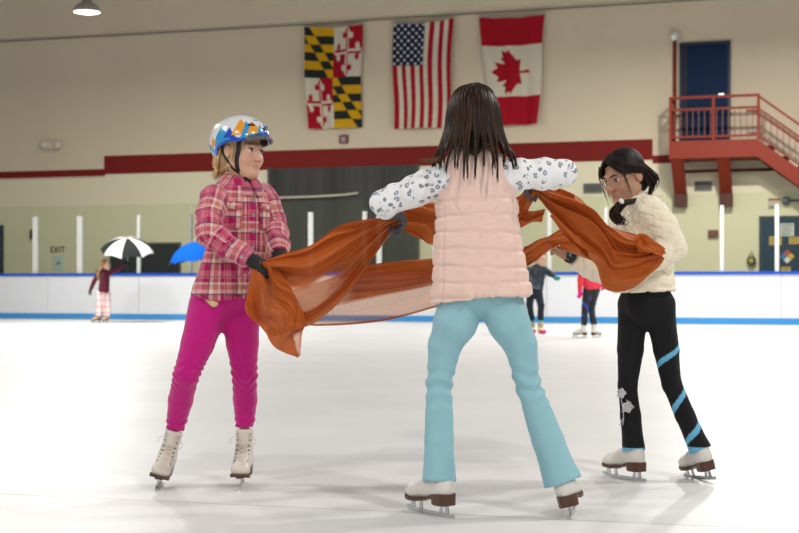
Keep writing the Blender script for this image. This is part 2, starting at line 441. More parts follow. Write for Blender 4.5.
# balcony and stairs ---------------------------------------------------
iron = mat('red_painted_steel', (.23, .030, .014), .6, spec=.25, bump=(20, .15, .004))
iron_d = mat('dark_red_steel_feet', (.085, .012, .009), .6, spec=.2)
stair = empty('stair_landing', WP(Wpx(700, 150, OFF)[0], OFF - .5, 3.0), 'red steel balcony with railing and stairs below the navy upper door', 'staircase')
OB = OFF - 1.0                                   # outer edge of the landing
ul = Wpx(669, 140, OB)[0]; ur = Wpx(757, 140, OB)[0]
zp = Wpx(700, 140.5, OB)[1]; zb = Wpx(700, 158, OB)[1]; zr = Wpx(700, 96, OB)[1]
MB().wbox(ul, ur, OB, OFF - .03, zb, zp).build('platform', iron, stair)
# stringer down to the right
slope = (Wpx(799, 187, OB)[1] - Wpx(757, 157, OB)[1]) / (Wpx(799, 187, OB)[0] - ur)
ue = ur + 4.6; dz = slope * 4.6
def sbar(mb, u0, z0, u1, z1, h, o0, o1):
    return mb.hexa([WP(u0, o0, z0), WP(u1, o0, z1), WP(u1, o1, z1), WP(u0, o1, z0), WP(u0, o0, z0 + h), WP(u1, o0, z1 + h), WP(u1, o1, z1 + h), WP(u0, o1, z0 + h)])
for o0, o1 in ((OB, OB + .06), (OFF - .1, OFF - .04)):
    m_ = MB(); sbar(m_, ur, zb, ue, zb + dz, zp - zb, o0, o1); m_.build('stringer', iron, stair)
tr_ = MB(); n = 15
for i in range(n):
    a = ur + 4.6 * i / n; z = zp + dz * (i + .6) / n
    tr_.wbox(a, a + 4.6 / n + .02, OB + .06, OFF - .1, z - .03, z)
tr_.build('treads', iron_d, stair)
hr = zr - zp
def rail(name, off, z0, th=.045, both=True):
    m_ = MB(); m_.wbox(ul, ur + .02, off, off + .045, z0, z0 + th); sbar(m_, ur, z0, ue, z0 + dz, th, off, off + .045); return m_.build(name, iron, stair)
rail('guard_rail', OB, zr - .05, .055); rail('guard_rail', OB, zr - .30); rail('guard_rail', OB, zp + .06)
m_ = MB(); m_.wbox(ul, ul + .045, OB, OFF - .2, zr - .05, zr).wbox(ul, ul + .045, OB, OFF - .2, zr - .30, zr - .25).wbox(ul, ul + .045, OB, OFF - .2, zp + .06, zp + .11)
for k in range(6): m_.wbox(ul + .012, ul + .03, OB + .12 + k * .12, OB + .138 + k * .12, zp + .1, zr - .28)
m_.build('end_railing', iron, stair)
um = Wpx(712, 140, OB)[0]
for u in (ul, um, ur, ur + 1.5, ur + 3.0):
    z = dz * max(0, u - ur) / 4.6
    MB().wbox(u, u + .06, OB - .005, OB + .055, zp + z - .02, zr + z).build('rail_post', iron, stair)
MB().wbox(ul, ul + .06, OFF - .24, OFF - .18, zp - .02, zr).build('rail_post', iron, stair)
bal = MB(); u = ul + .12
thin_iron = mat('thin_baluster_steel', (.20, .05, .035), .55)
while u < ue:
    z = dz * max(0, u - ur) / 4.6
    bal.wbox(u, u + .016, OB + .012, OB + .028, zp + z + .1, zr + z - .26); u += .125
bal.build('balusters', thin_iron, stair)
m_ = MB(); sbar(m_, ur - .06, zr - .38, ue, zr - .38 + dz, .045, OB - .07, OB - .025); m_.wbox(ur - .2, ur + .02, OB - .07, OB - .025, zr - .38, zr - .335); m_.build('handrail', iron, stair)
for xt, xb in ((677, 686), (723.5, 732.5)):
    ut = Wpx(xt, 158, OB + .1)[0]; ub = ut
    z1 = Wpx(xb, 207, OFF)[1]; z2 = z1 + .27
    m_ = MB(); wv = .13
    m_.hexa([WP(ut - wv, OFF - .22, z2), WP(ut + wv, OFF - .22, z2), WP(ut + wv, OFF, z2), WP(ut - wv, OFF, z2),
             WP(ut - wv, OB + .02, zb), WP(ut + wv, OB + .02, zb), WP(ut + wv, OB + .3, zb), WP(ut - wv, OB + .3, zb)])
    br = m_.build('brace', iron, stair)
    MB().wbox(ut - wv - .01, ut + wv + .01, OFF - .235, OFF, z1, z2 + .02).build('brace_foot', iron_d, br)
MB().tube([WP(ul + .2, OFF - .25, zb - .22), WP(ur + .3, OFF - .25, zb - .22)], .035, 8).build('under_pipe', iron_d, stair)

# things fixed to the wall -----------------------------------------------
blk = mat('black_paint', (.012, .012, .012), .6); whitep = mat('white_plastic', (.75, .75, .73), .4)
grey_vent = mat('grey_vent', (.085, .088, .082), .6)
def vent(x0, y0, x1, y1, label):
    v = empty('air_vent', WP(*(lambda a: (a[0], OFF, a[1]))(Wpx((x0 + x1) / 2, y1, OFF))), label, 'vent', 'air vents low on the tan wall')
    MB().pbox(x0, y0, x1, y1, OFF - .05, .05).build('frame', mat('vent_frame', (.16, .16, .145), .6), v)
    s = MB(); n = 6
    for i in range(n):
        a = y0 + 1 + (y1 - y0 - 2) * i / n; s.pbox(x0 + 1, a, x1 - 1, a + (y1 - y0 - 2) / n * .6, OFF - .06, .015)
    s.build('louvers', grey_vent, v)
vent(694.5, 181.5, 712, 190.5, 'small grey wall vent between the two red balcony braces')
vent(583.5, 183.5, 602.5, 193, 'small grey wall vent beside the head of the girl in glasses')
# camera on pipe
cam_p = empty('security_camera', WP(*(lambda a: (a[0], OFF - .1, a[1]))(Wpx(674.5, 37, OFF - .1))), 'small white security camera on a red pipe beside the navy upper door', 'camera')
u, z = Wpx(674.5, 36, OFF - .1)
MB().lathe(WP(u, OFF - .12, z - .02), [(0, -.09), (.06, -.075), (.09, -.02), (.095, .05), (.06, .1), (0, .11)], n=20).build('camera_dome', whitep, cam_p, True)
MB().tube([WP(u, OFF - .06, z - .08), WP(u, OFF - .06, Wpx(675, 97, OFF)[1] - .6)], .04, 8).build('pipe', iron, cam_p, True)
# emergency light
u, z = Wpx(50.5, 145, OFF - .15)
el = empty('emergency_light', WP(u, OFF - .15, z - .1), 'small pale emergency light with two round lamp heads high on the tan wall', 'emergency light')
fade = mat('cream_plastic', (.62, .55, .43), .5)
MB().wbox(u - .16, u + .16, OFF - .13, OFF - .002, z - .1, z + .1).build('housing', fade, el)
for s in (-1, 1):
    MB().lathe(WP(u + s * .2, OFF - .20, z), [(.0, -.02), (.09, -.02), (.105, .04), (.06, .12), (0, .13)], ax=WN, n=18).build('lamp_head', mat('lamp_cream', (.66, .6, .5), .35), el, True)
# exit sign box
u, z = Wpx(343, 139, OFF - .06)
ex = empty('exit_box', WP(u, OFF, z - .09), 'tiny dark red square box above the red band, under the yellow and black flag', 'exit box')
MB().pbox(339, 135, 347.2, 143.2, OFF - .08, .08).build('housing', mat('dark_red_box', (.12, .015, .02), .5), ex)
MB().pbox(341, 137.3, 345.4, 139.2, OFF - .085, .006).pbox(341, 140.2, 345.4, 141.6, OFF - .085, .006).build('pale_marks', mat('pale_marks', (.45, .35, .33), .5), ex)
# alarm boxes on the right
put(MB().pbox(708, 230, 718.2, 237, OFF - .1, .1).build('fire_alarm', mat('alarm_brown', (.16, .035, .02), .5)), 'small reddish brown box on the wall between two white posts', 'alarm box')
wx = empty('wall_dispenser', WP(*(lambda a: (a[0], OFF, a[1]))(Wpx(774, 206, OFF))), 'pale wall box with red lid above the blue door', 'wall box')
MB().pbox(768, 200.5, 780, 206.5, OFF - .1, .1).build('body', mat('pale_box', (.50, .46, .36), .5), wx)
MB().pbox(768.5, 198.6, 780, 200.6, OFF - .11, .11).build('lid', mat('red_lid', (.28, .04, .03), .5), wx)
u, z = Wpx(786, 200.5, OFF - .12)
bell = empty('alarm_bell', WP(u, OFF - .12, z - .1), 'round dark grey bell with pipe above the blue door', 'bell')
MB().lathe(WP(u, OFF - .14, z), [(0, -.03), (.06, -.02), (.095, .03), (.10, .12)], ax=WN, n=20).build('gong', mat('bell_grey', (.12, .15, .18), .35, .4), bell, True)
MB().tube([WP(u, OFF - .05, z), WP(u + .5, OFF - .05, z)], .025, 8).build('pipe', grey_vent, bell)
# wall hung lantern-like gauge
u, z = Wpx(751.3, 260, OFF - .12)
ln_ = empty('wall_gauge', WP(u, OFF - .1, z - .2), 'small black wall-hung round device with a yellow face, next to the blue door', 'gauge')
MB().lathe(WP(u, OFF - .16, z - .02), [(0, -.01), (.08, -.01), (.1, .03), (.1, .12), (0, .16)], ax=WN, n=18).build('case', blk, ln_, True)
MB().lathe(WP(u, OFF - .175, z - .02), [(0, 0), (.055, 0), (.06, .012)], ax=WN, n=18).build('face', mat('yellow_face', (.42, .36, .05), .5), ln_, True)
MB().tube([WP(u - .06, OFF - .1, z + .05), WP(u, OFF - .1, z + .2), WP(u + .06, OFF - .1, z + .05)], .012, 6).build('hanger', blk, ln_)
# signs on the blue door
OD = OFF - .045
yel = mat('yellow_sign', (.62, .40, .02), .5); paper = mat('white_paper', (.62, .66, .66), .6)
def sign(x0, y0, x1, y1, m, label, lines=3):
    s = empty('door_sign', WP(*(lambda a: (a[0], OD, a[1]))(Wpx((x0 + x1) / 2, y1, OD))), label, 'sign')
    MB().pbox(x0, y0, x1, y1, OD, .012).build('plate', m, s)
    if lines:
        t = MB(); hh = (y1 - y0) / (lines * 2 + 1)
        for i in range(lines): t.pbox(x0 + 1.5, y0 + hh * (2 * i + 1), x1 - 1.5 - (i % 2) * 1.5, y0 + hh * (2 * i + 1.8), OD - .004, .004)
        t.build('text_lines', mat('sign_ink', (.10, .11, .12), .6), s)
sign(780, 223.5, 794, 236, paper, 'pale grey paper notice at the top of the blue door', 4)
sign(769.3, 236.4, 781.6, 245, yel, 'yellow warning sign on the blue door touching the white post', 3)
sign(789, 237, 799.5, 244, yel, 'yellow warning sign on the blue door cut by the picture edge', 2)
sign(781, 267, 790.6, 273.5, yel, 'low yellow and black lettered sign on the blue door', 2)
hz = empty('hazard_sign', WP(*(lambda a: (a[0], OD, a[1]))(Wpx(787, 264, OD))), 'diamond hazard sign with red, yellow, blue and white quarters on the blue door', 'sign')
c = np.array(Wpx(787.3, 256.5, OD)); r = .15
m_ = MB()
for (ax_, az_), cc in zip(((0, 1), (1, 0), (-1, 0), (0, -1)), ((.5, .05, .02), (.7, .42, .03), (.03, .16, .42), (.75, .75, .75))):
    q = c + r / 2 * np.array([ax_, az_]) * 1.03; h = r / 2
    pts = [(q[0], q[1] - h), (q[0] + h, q[1]), (q[0], q[1] + h), (q[0] - h, q[1])]
    m_.hexa([WP(a, OD, b) for a, b in pts] + [WP(a, OD - .012, b) for a, b in pts], cc)
colm = mat('painted_quarters', vcol='Col', rough=.5)
m_.build('plate', colm, hz)
# EXIT lettering and notice
cu = bpy.data.curves.new('exit_lettering', 'FONT'); cu.body = 'EXIT'; cu.size = .195; cu.extrude = .004; cu.space_character = 1.15; cu.offset = .004
to = bpy.data.objects.new('tmp', cu); COL.objects.link(to); bpy.context.view_layer.update()
tm = bpy.data.meshes.new_from_object(to.evaluated_get(bpy.context.evaluated_depsgraph_get())); bpy.data.objects.remove(to)
tm.name = 'exit_lettering'; ov = bpy.data.objects.new('exit_lettering', tm); COL.objects.link(ov); tm.materials.clear(); tm.materials.append(blk)
co = np.empty(len(tm.vertices) * 3); tm.vertices.foreach_get('co', co); co = co.reshape(-1, 3)
u, z = Wpx(50.5, 252.8, OFF - .015); w_u = Wpx(64.8, 252, OFF - .015)[0] - u
sx = w_u / (co[:, 0].max() - co[:, 0].min()); sz = .16 / (co[:, 1].max() - co[:, 1].min())
tgt = np.array([WP((a - co[:, 0].min()) * sx, -b, (h_ - co[:, 1].min()) * sz) - WO for a, h_, b in co]); bb = WP(u, OFF - .014, z)
tm.vertices.foreach_set('co', tgt.ravel()); ov.location = tuple(bb)
put(ov, 'black EXIT lettering painted on the tan wall above the small notice', 'lettering')
nt_ = empty('wall_notice', WP(*(lambda a: (a[0], OFF - .02, a[1]))(Wpx(58, 270, OFF))), 'pale blue paper notice with a red mark under the EXIT lettering', 'notice')
MB().pbox(52.6, 256, 63.4, 270.3, OFF - .02, .012).build('paper', mat('pale_blue_paper', (.52, .66, .68), .6), nt_)
u, z = Wpx(58.2, 263.2, OFF - .024)
MB().lathe(WP(u, OFF - .024, z), [(0, 0), (.05, 0), (.05, .006)], ax=WN, n=16).build('red_mark', mat('mark_red', (.5, .12, .10), .6), nt_)
put(MB().pbox(29.6, 229.5, 32.6, 239, OFF - .12, .12).build('wall_switch', mat('dark_switch', (.05, .05, .045), .5)), 'small dark box on the wall beside the thick white post', 'switch box')

# flags ---------------------------------------------------------------
flag_m = mat('flag_cloth', vcol='Col', rough=.8, spec=.15)
w = NT(flag_m); w.b.inputs['Specular IOR Level'].default_value = .1
def flag(corners, fn, nx, ny, label, seed):
    OFFf = OFF - .14
    TL, TR, BR, BL = [np.array(Wpx(x, y, OFFf)) for x, y in corners]
    s = np.linspace(0, 1, nx + 1); t = np.linspace(0, 1, ny + 1); S, T = np.meshgrid(s, t)
    uz = (TL[None, None] * ((1 - S) * (1 - T))[..., None] + TR * (S * (1 - T))[..., None] + BR * (S * T)[..., None] + BL * ((1 - S) * T)[..., None])
    uz[..., 1] -= .05 * np.sin(PI * S) * (1 - T)
    o = OFFf - .05 * np.sin(S * 9 + seed + T * 1.2) * (.3 + T * .7) - .03 * np.sin(S * 17 + 2 * seed - T * 2)
    uz[..., 0] += .02 * np.sin(T * 7 + seed)
    V = WO + WU * uz[..., :1] + WN * o[..., None] + np.array([0, 0, 1.0]) * uz[..., 1:]
    Vf = V.reshape(-1, 3); N = nx + 1
    i = (np.arange(ny)[:, None] * N + np.arange(nx)[None]).ravel()
    Q = np.stack([i, i + N, i + N + 1, i + 1], 1)
    colr = np.array([[(*fn(a, b), 1) for a in (s[:-1] + s[1:]) / 2] for b in (t[:-1] + t[1:]) / 2]).reshape(-1, 4)
    # split faces so each cell keeps a clean colour
    Vx = Vf[Q].reshape(-1, 3); Cx = np.repeat(colr, 4, 0); Qx = np.arange(len(Vx)).reshape(-1, 4)
    back = Vx + WN * .006
    e = empty('hanging_flag', WP(*(TL + TR)[:1] / 2, OFFf, float(BL[1])), label, 'flag', None)
    ob = mesh_obj('flag_cloth', np.concatenate([Vx, back]), np.concatenate([Qx, Qx[:, ::-1] + len(Vx)]), flag_m, e, False, attrs={'Col': np.concatenate([Cx, Cx])})
    c = MB()
    for q in (TL, TR):
        c.tube([WP(q[0], OFFf, q[1]), WP(q[0], OFFf + .02, q[1] + .16)], .008, 5)
    c.tube([WP(TL[0], OFFf, TL[1]), WP((TL[0] + TR[0]) / 2, OFFf, (TL[1] + TR[1]) / 2 - .045), WP(TR[0], OFFf, TR[1])], .012, 5)
    c.build('cord', mat('flag_cord', (.42, .38, .30), .7), e)
R_ = (.36, .008, .018); W_ = (.62, .56, .44); NV = (.012, .018, .05); YE = (.60, .33, .010); BK = (.022, .026, .022)
def cross_bot(a, b):
    """counterchanged bottony cross: True on the cross"""
    ca, cb = abs(a - .5), abs(b - .5)
    if ca < .045 and cb < .46 or cb < .05 and ca < .46: return True
    for (x, y) in ((.5, .1), (.5, .9), (.1, .5), (.9, .5)):
        for dx, dy in ((0, 0), (.0, .09 if y < .5 else -.09), (.09 if x < .5 else -.09, 0)):
            pass
        for ddx, ddy in ((-.11, 0), (.11, 0)) if x == .5 else ((0, -.11), (0, .11)):
            yy = y + (.08 if y < .5 else -.08) if x == .5 else y; xx = x + (.08 if x < .5 else -.08) if y == .5 else x
            if (a - xx - ddx) ** 2 + (b - yy - ddy) ** 2 < .0045: return True
        if (a - x) ** 2 + (b - y) ** 2 < .004: return True
    return False
def maryland(a, b):
    left, top = a < .5, b < .5
    x = (a * 2) % 1; y = (b * 2) % 1
    if left == top:                       # black and gold paly with a counterchanged bend
        k = int(y * 6); flip = y > x * 1.25 - .12 if True else False
        line = (x * .95 + .02)
        return (BK if (k + (1 if abs(y - line) < .17 else 0)) % 2 == (1 if top else 0) else YE)
    q = ((x > .5) == (y > .5))
    onr = (not q) if top else (not q)
    on = cross_bot(x, y)
    return (W_ if on else R_) if onr else (R_ if on else W_)
def usa(a, b):
    if a < 7 / 13 and b < .4:
        x = a / (7 / 13) * 9; y = b / .4 * 11
        i, j = math.floor(x), math.floor(y)
        if (i + j) % 2 == 0 and (x - i - .5) ** 2 + (y - j - .5) ** 2 < .115: return (.60, .60, .56)
        return NV
    k = int(a * 13)
    return R_ if k % 2 == 0 else W_
LEAF = [(0, 1), (.17, .68), (.38, .79), (.31, .28), (.52, .51), (.57, .37), (.83, .42), (.74, .18), (.84, .09), (.44, -.25), (.48, -.42), (.05, -.35), (.06, -.8)]
LEAF = LEAF + [(-x, y) for x, y in LEAF[::-1] if x != 0]
def inpoly(x, y, poly):
    c = False; j = len(poly) - 1
    for i in range(len(poly)):
        xi, yi = poly[i]; xj, yj = poly[j]
        if (yi > y) != (yj > y) and x < (xj - xi) * (y - yi) / (yj - yi) + xi: c = not c
        j = i
    return c
def canada(a, b):
    if b < .26 or b > .735: return R_
    # leaf tip towards the viewer's left
    lx = (b - .505) / .245; ly = -(a - .46) / .375 + .05
    return R_ if inpoly(lx, ly, LEAF) else W_
flag([(304, 27), (362, 24), (360, 127), (308, 129)], maryland, 110, 190, 'flag of black, gold, red and white quarters', 1.0)
flag([(392.5, 23.5), (453, 18), (449, 127), (394, 129)], usa, 117, 165, 'red and white striped flag with dark blue starred corner', 2.2)
flag([(479.5, 17.5), (544.5, 14), (538, 124), (490, 126)], canada, 120, 180, 'red and white flag with a red maple leaf', 3.4)
# long cable above the flags
cb = [WP(*(lambda a: (a[0], OFF - .05, a[1]))(Wpx(x, y, OFF - .05))) for x, y in ((-30, 43), (0, 41.5), (150, 33.5), (300, 25), (420, 17), (560, 8.5), (690, 0.5), (760, -4))]
put(MB().tube(cb, .017, 6).build('cable', mat('grey_cable', (.20, .18, .15), .6), smooth=True), 'long thin grey cable stretched along the tan wall above the flags', 'cable')

# ceiling lamp ---------------------------------------------------------
lp = P(87, 12.5, 27.0)
lamp = empty('ceiling_lamp', lp, 'round white high-bay ceiling lamp glowing at the top of the picture', 'ceiling lamp')
MB().lathe(lp, [(.255, .0), (.265, .03), (.20, .14), (.11, .2), (.09, .34), (0, .36)], n=32).build('shade', mat('lamp_shade', (.30, .27, .22), .5), lamp, True)
MB().lathe(lp, [(0, -.02), (.15, -.015), (.25, .01)], n=32).build('lens', mat('lamp_lens', (1, 1, 1), .4, emit=((1, .97, .90), 4)), lamp, True)
MB().tube([lp + [0, 0, .34], lp + [0, 0, 3.4]], .02, 6).build('hanging_rod', steel, lamp)
put(MB().box((lp[0], lp[1], lp[2] + 3.5), (14, .25, .3)).build('ceiling_beam', mat('beam_steel', (.4, .38, .35), .6)), kind='structure')

# ------------------------------------------------------------------ light
wd = bpy.data.worlds.new('World'); SC.world = wd; wd.use_nodes = True
bg = wd.node_tree.nodes['Background']; bg.inputs[0].default_value = (1.0, .985, .96, 1); bg.inputs[1].default_value = AMB
def lamp_light(x, y, z, e, r=.5):
    l = bpy.data.lights.new('hall_lamp', 'AREA'); l.shape = 'DISK'; l.size = r; l.energy = e; l.color = (1, .97, .93)
    o = bpy.data.objects.new('hall_lamp', l); COL.objects.link(o); o.location = (x, y, z)
for x, y, e in LAMPS: lamp_light(x, y, 6.2, e) if y != 27 else lamp_light(lp[0], lp[1], lp[2] - .03, e)

cam = bpy.data.cameras.new('Camera'); co_ = bpy.data.objects.new('Camera', cam); COL.objects.link(co_)
cam.sensor_width = 36; cam.lens = F_PX / 799 * 36; cam.shift_y = (HOR - 266.5) / 799
co_.location = (0, 0, CAM_H); co_.rotation_euler = (PI / 2, 0, 0)
cam.clip_end = 200; cam.dof.use_dof = True; cam.dof.focus_distance = 5.2; cam.dof.aperture_fstop = 5.6
SC.camera = co_
vs = SC.view_settings; vs.view_transform = 'Standard'; vs.look = 'None'; vs.gamma = 1; vs.use_curve_mapping = False; vs.exposure = EXPO

# ================================================================== PEOPLE
def head_frame(yaw, pitch=0., roll=0.):
    """yaw: 0 = facing the camera, + = towards picture right; returns rows right(own), forward, up"""
    f = np.array([math.sin(yaw) * math.cos(pitch), -math.cos(yaw) * math.cos(pitch), math.sin(pitch)])
    r = unit(np.cross(f, [0, 0, 1])); u = np.cross(r, f)
    if roll: r, u = r * math.cos(roll) + u * math.sin(roll), u * math.cos(roll) - r * math.sin(roll)
    return np.array([r, f, u])
class Head:
    def __init__(s, c, R, k=1.0): s.c = np.asarray(c, float); s.R = R; s.k = k
    def w(s, x, y, z): return s.c + s.k * (s.R[0] * x + s.R[1] * y + s.R[2] * z)
    def loc(s, V): return ((V - s.c) @ s.R.T) / s.k
    def prims(s):
        k = s.k; w = s.w; R = s.R
        o = [Ell(w(0, -.012, .035), np.array([.071, .090, .086]) * k, R, .02 * k),
             Ell(w(0, .030, -.030), np.array([.058, .060, .078]) * k, R, .03 * k),
             Ell(w(0, .066, -.088), np.array([.024, .022, .019]) * k, R, .025 * k)]
        for x in (-1, 1):
            o += [Ell(w(x * .034, .056, -.030), np.array([.030, .030, .032]) * k, R, .02 * k),
                  Cap(w(x * .052, .0, -.055), w(x * .018, .062, -.088), .020 * k, .016 * k, .03 * k),
                  Cap(w(x * .012, .088, .026), w(x * .046, .070, .024), .010 * k, .008 * k, .016 * k),
                  Ell(w(x * .032, .097, .006), np.array([.018, .014, .011]) * k, R, .014 * k, sub=True),
                  Ell(w(x * .075, -.012, -.008), np.array([.009, .019, .030]) * k, R, .008 * k),
                  Ell(w(x * .083, -.006, -.006), np.array([.006, .010, .017]) * k, R, .006 * k, sub=True),
                  Ell(w(x * .010, .099, -.029), np.array([.008, .009, .007]) * k, R, .008 * k)]
        o += [Cap(w(0, .087, .012), w(0, .103, -.024), .007 * k, .0095 * k, .014 * k),
              Cap(w(-.016, .088, -.053), w(.016, .088, -.053), .0055 * k, .0055 * k, .008 * k),
              Cap(w(0, .091, -.052), w(0, .0915, -.053), .0065 * k, .0065 * k, .010 * k),
              Cap(w(-.014, .087, -.064), w(.014, .087, -.064), .0065 * k, .0065 * k, .008 * k),
              Cap(w(-.020, .0965, -.0585), w(.020, .0965, -.0585), .0022 * k, .0022 * k, .004 * k, sub=True)]
        return o
    def bb(s): return s.c - .125 * s.k, s.c + .125 * s.k
def hand_prims(wr, d, nrm, k=1.0, curl=.9, thumb=1, spread=.0, fat=0.):
    """palm and five bent fingers. d: towards the knuckles, nrm: the way the palm faces, thumb: side sign"""
    d = unit(d); nrm = unit(nrm - d * (np.asarray(nrm) @ d)); sd = np.cross(d, nrm) * thumb; o = []
    ln = (.88, 1.0, .95, .76)
    for i in range(4):
        x = (.026 - .0173 * i) * k
        kn = wr + d * (.072 - .004 * abs(i - 1)) * k + sd * x
        o.append(Cap(wr + d * .012 * k + sd * x * .75, kn, .0125 * k + fat, .0105 * k + fat, .008 * k))
        dirn = d + sd * (.08 - .05 * i) * (1 + spread * 4); dirn = unit(dirn); p = kn
        for j, L in enumerate((.031, .021, .017)):
            c = curl * (1.0, 1.05, .75)[j]
            ax = np.cross(dirn, nrm); ax = unit(ax)
            M = Matrix.Rotation(c, 3, Vector(-ax)) if False else None
            dirn2 = unit(dirn * math.cos(c) + np.cross(np.cross(dirn, nrm) / max(np.linalg.norm(np.cross(dirn, nrm)), 1e-6), dirn) * math.sin(c))
            q = p + dirn2 * L * ln[i] * k
            o.append(Cap(p, q, (.0092 - .0012 * j) * k + fat, (.0083 - .0012 * j) * k + fat, .003 * k)); p = q
            dirn = dirn2
    b = wr + d * .020 * k + sd * .024 * k
    t1 = b + unit(d * .6 + sd * .75 + nrm * .35) * .033 * k; t2 = t1 + unit(d * .8 + sd * .05 + nrm * .6) * .026 * k; t3 = t2 + unit(d * .7 - sd * .4 + nrm * .6) * .02 * k
    o += [Cap(b, t1, .0125 * k + fat, .0105 * k + fat, .008 * k), Cap(t1, t2, .0105 * k + fat, .0092 * k + fat, .003 * k), Cap(t2, t3, .009 * k + fat, .0072 * k + fat, .003 * k)]
    return o
def skin_mat(name):
    m = mat(name, rough=.5, vcol='Col', spec=.35); b = m.node_tree.nodes['Principled BSDF']
    b.inputs['Subsurface Weight'].default_value = .08; b.inputs['Subsurface Radius'].default_value = (.012, .005, .003); return m
def build_body(parent, name_m, head, prims, tone, lip, fine_extra=(), neck=None, h=.013, fine=.0034):
    pr = prims + head.prims()
    fr = [head.bb()] + list(fine_extra)
    V, Q = sculpt(pr, h, fr, fine, smooth=1)
    L = head.loc(V); C = np.tile(np.array([*tone, 1.0]), (len(V), 1))
    x, y, z = L[:, 0], L[:, 1], L[:, 2]
    face = (y > .04) & (np.abs(x) < .09) & (z > -.11) & (z < .12)
    lipm = face & (np.abs(z + .0585) < .0115 - .25 * np.abs(x)) & (np.abs(x) < .024) & (y > .07)
    ch = np.exp(-((np.abs(x) - .038) ** 2 + (z + .032) ** 2) / .0006) * face * .35 + np.exp(-(x ** 2 + (z + .026) ** 2) / .0002) * face * .2
    red_ = np.array([tone[0] * 1.02, tone[1] * .72, tone[2] * .68, 1])
    C = C * (1 - ch[:, None]) + red_ * ch[:, None]
    C[lipm] = C[lipm] * .45 + np.array([*lip, 1]) * .55
    o = mesh_obj('body', V, Q, skin_mat(name_m), parent, attrs={'Col': C}); return o
def face_details(parent, head, iris, brow, gaze=(0, 0), lash=(.02, .012, .01)):
    ew = mat('eye_white', (.62, .58, .54), .3); im = mat('iris', iris, .2); bm_ = mat('brow_hair', brow, .8); lm = mat('lash', lash, .7)
    k = head.k
    for x in (-1, 1):
        c = head.w(x * .032, .0735, .005)
        m = MB(); m.lathe(c, [(.0118 * k * math.sin(a), -.0118 * k * math.cos(a)) for a in np.linspace(0.01, PI - .01, 12)], ax=head.R[1], n=16)
        e = m.build('eye', ew, parent, True)
        gd = unit(head.R[1] + head.R[0] * gaze[0] + head.R[2] * gaze[1])
        m = MB(); m.lathe(c + gd * .0093 * k, [(.0068 * k, 0), (.0062 * k, .002 * k), (.003 * k, .0032 * k), (0, .0034 * k)], ax=gd, n=16); m.build('iris', im, e, True)
        m = MB(); pts = [head.w(x * (.032 + t), .0735 + math.sqrt(max(.0136 ** 2 - t * t - .0055 ** 2, 1e-7)), .006 + .0062 - 22 * t * t) for t in np.linspace(-.0115, .0115, 9)]
        m.tube(pts, [.0012 * k] + [.0026 * k] * 7 + [.0012 * k], 6); m.build('eyelid', lm, parent, True)
        m = MB(); pts = [head.w(x * xx, yy, zz) for xx, yy, zz in ((.014, .0965, .0245), (.024, .0955, .0290), (.036, .0885, .0305), (.047, .0785, .0265))]
        m.tube(pts, [.0024 * k, .0034 * k, .0030 * k, .0014 * k], 6); m.build('eyebrow', bm_, parent, True)
def strands(name, paths, m, parent, r=.004, n=5, extra=None, cols=None):
    """tapered locks; each path (k,3)"""
    V = []; F = []; C = []; b = 0
    for i, p in enumerate(paths):
        p = np.asarray(p); k = len(p); T = np.gradient(p, axis=0); T /= np.maximum(np.linalg.norm(T, axis=1), 1e-9)[:, None]
        ref = np.cross(T, [.31, .9, .2]); ref /= np.maximum(np.linalg.norm(ref, axis=1), 1e-9)[:, None]; bi = np.cross(T, ref)
        rr = (r if not hasattr(r, '__len__') else r[i]) * np.clip(np.minimum(1.0, (1.05 - np.linspace(0, 1, k)) * 2.2), .12, 1)
        ang = np.arange(n) * 2 * PI / n
        ring = p[:, None] + rr[:, None, None] * (np.cos(ang)[None, :, None] * ref[:, None] + np.sin(ang)[None, :, None] * bi[:, None])
        V.append(ring.reshape(-1, 3))
        I = (np.arange(k - 1)[:, None] * n + np.arange(n)[None]); J = (np.arange(k - 1)[:, None] * n + (np.arange(n)[None] + 1) % n)
        F.append((np.stack([I, J, J + n, I + n], -1).reshape(-1, 4)) + b); b += k * n
        C.append(np.tile([*(cols[i] if cols is not None else (1, 1, 1)), 1], (k * n, 1)))
    V = np.concatenate(V); F = np.concatenate(F); C = np.concatenate(C)
    if extra is not None:
        F = np.concatenate([F, extra[1] + len(V)]); C = np.concatenate([C, np.tile([*extra[2], 1], (len(extra[0]), 1))]); V = np.concatenate([V, extra[0]])
    return mesh_obj(name, V, F, m, parent, attrs={'Col': C})
def hair_mat(name, rough=.5):
    m = mat(name, rough=rough, vcol='Col', spec=.16); return m
def bez(pts, n):
    """Catmull-Rom through points"""
    p = np.asarray(pts, float); p = np.concatenate([[2 * p[0] - p[1]], p, [2 * p[-1] - p[-2]]]); out = []
    for t in np.linspace(0, len(p) - 3 - 1e-6, n):
        i = int(t); u = t - i; a, b, c, d = p[i], p[i + 1], p[i + 2], p[i + 3]
        out.append(.5 * (2 * b + (c - a) * u + (2 * a - 5 * b + 4 * c - d) * u * u + (3 * b - a - 3 * c + d) * u ** 3))
    return np.array(out)

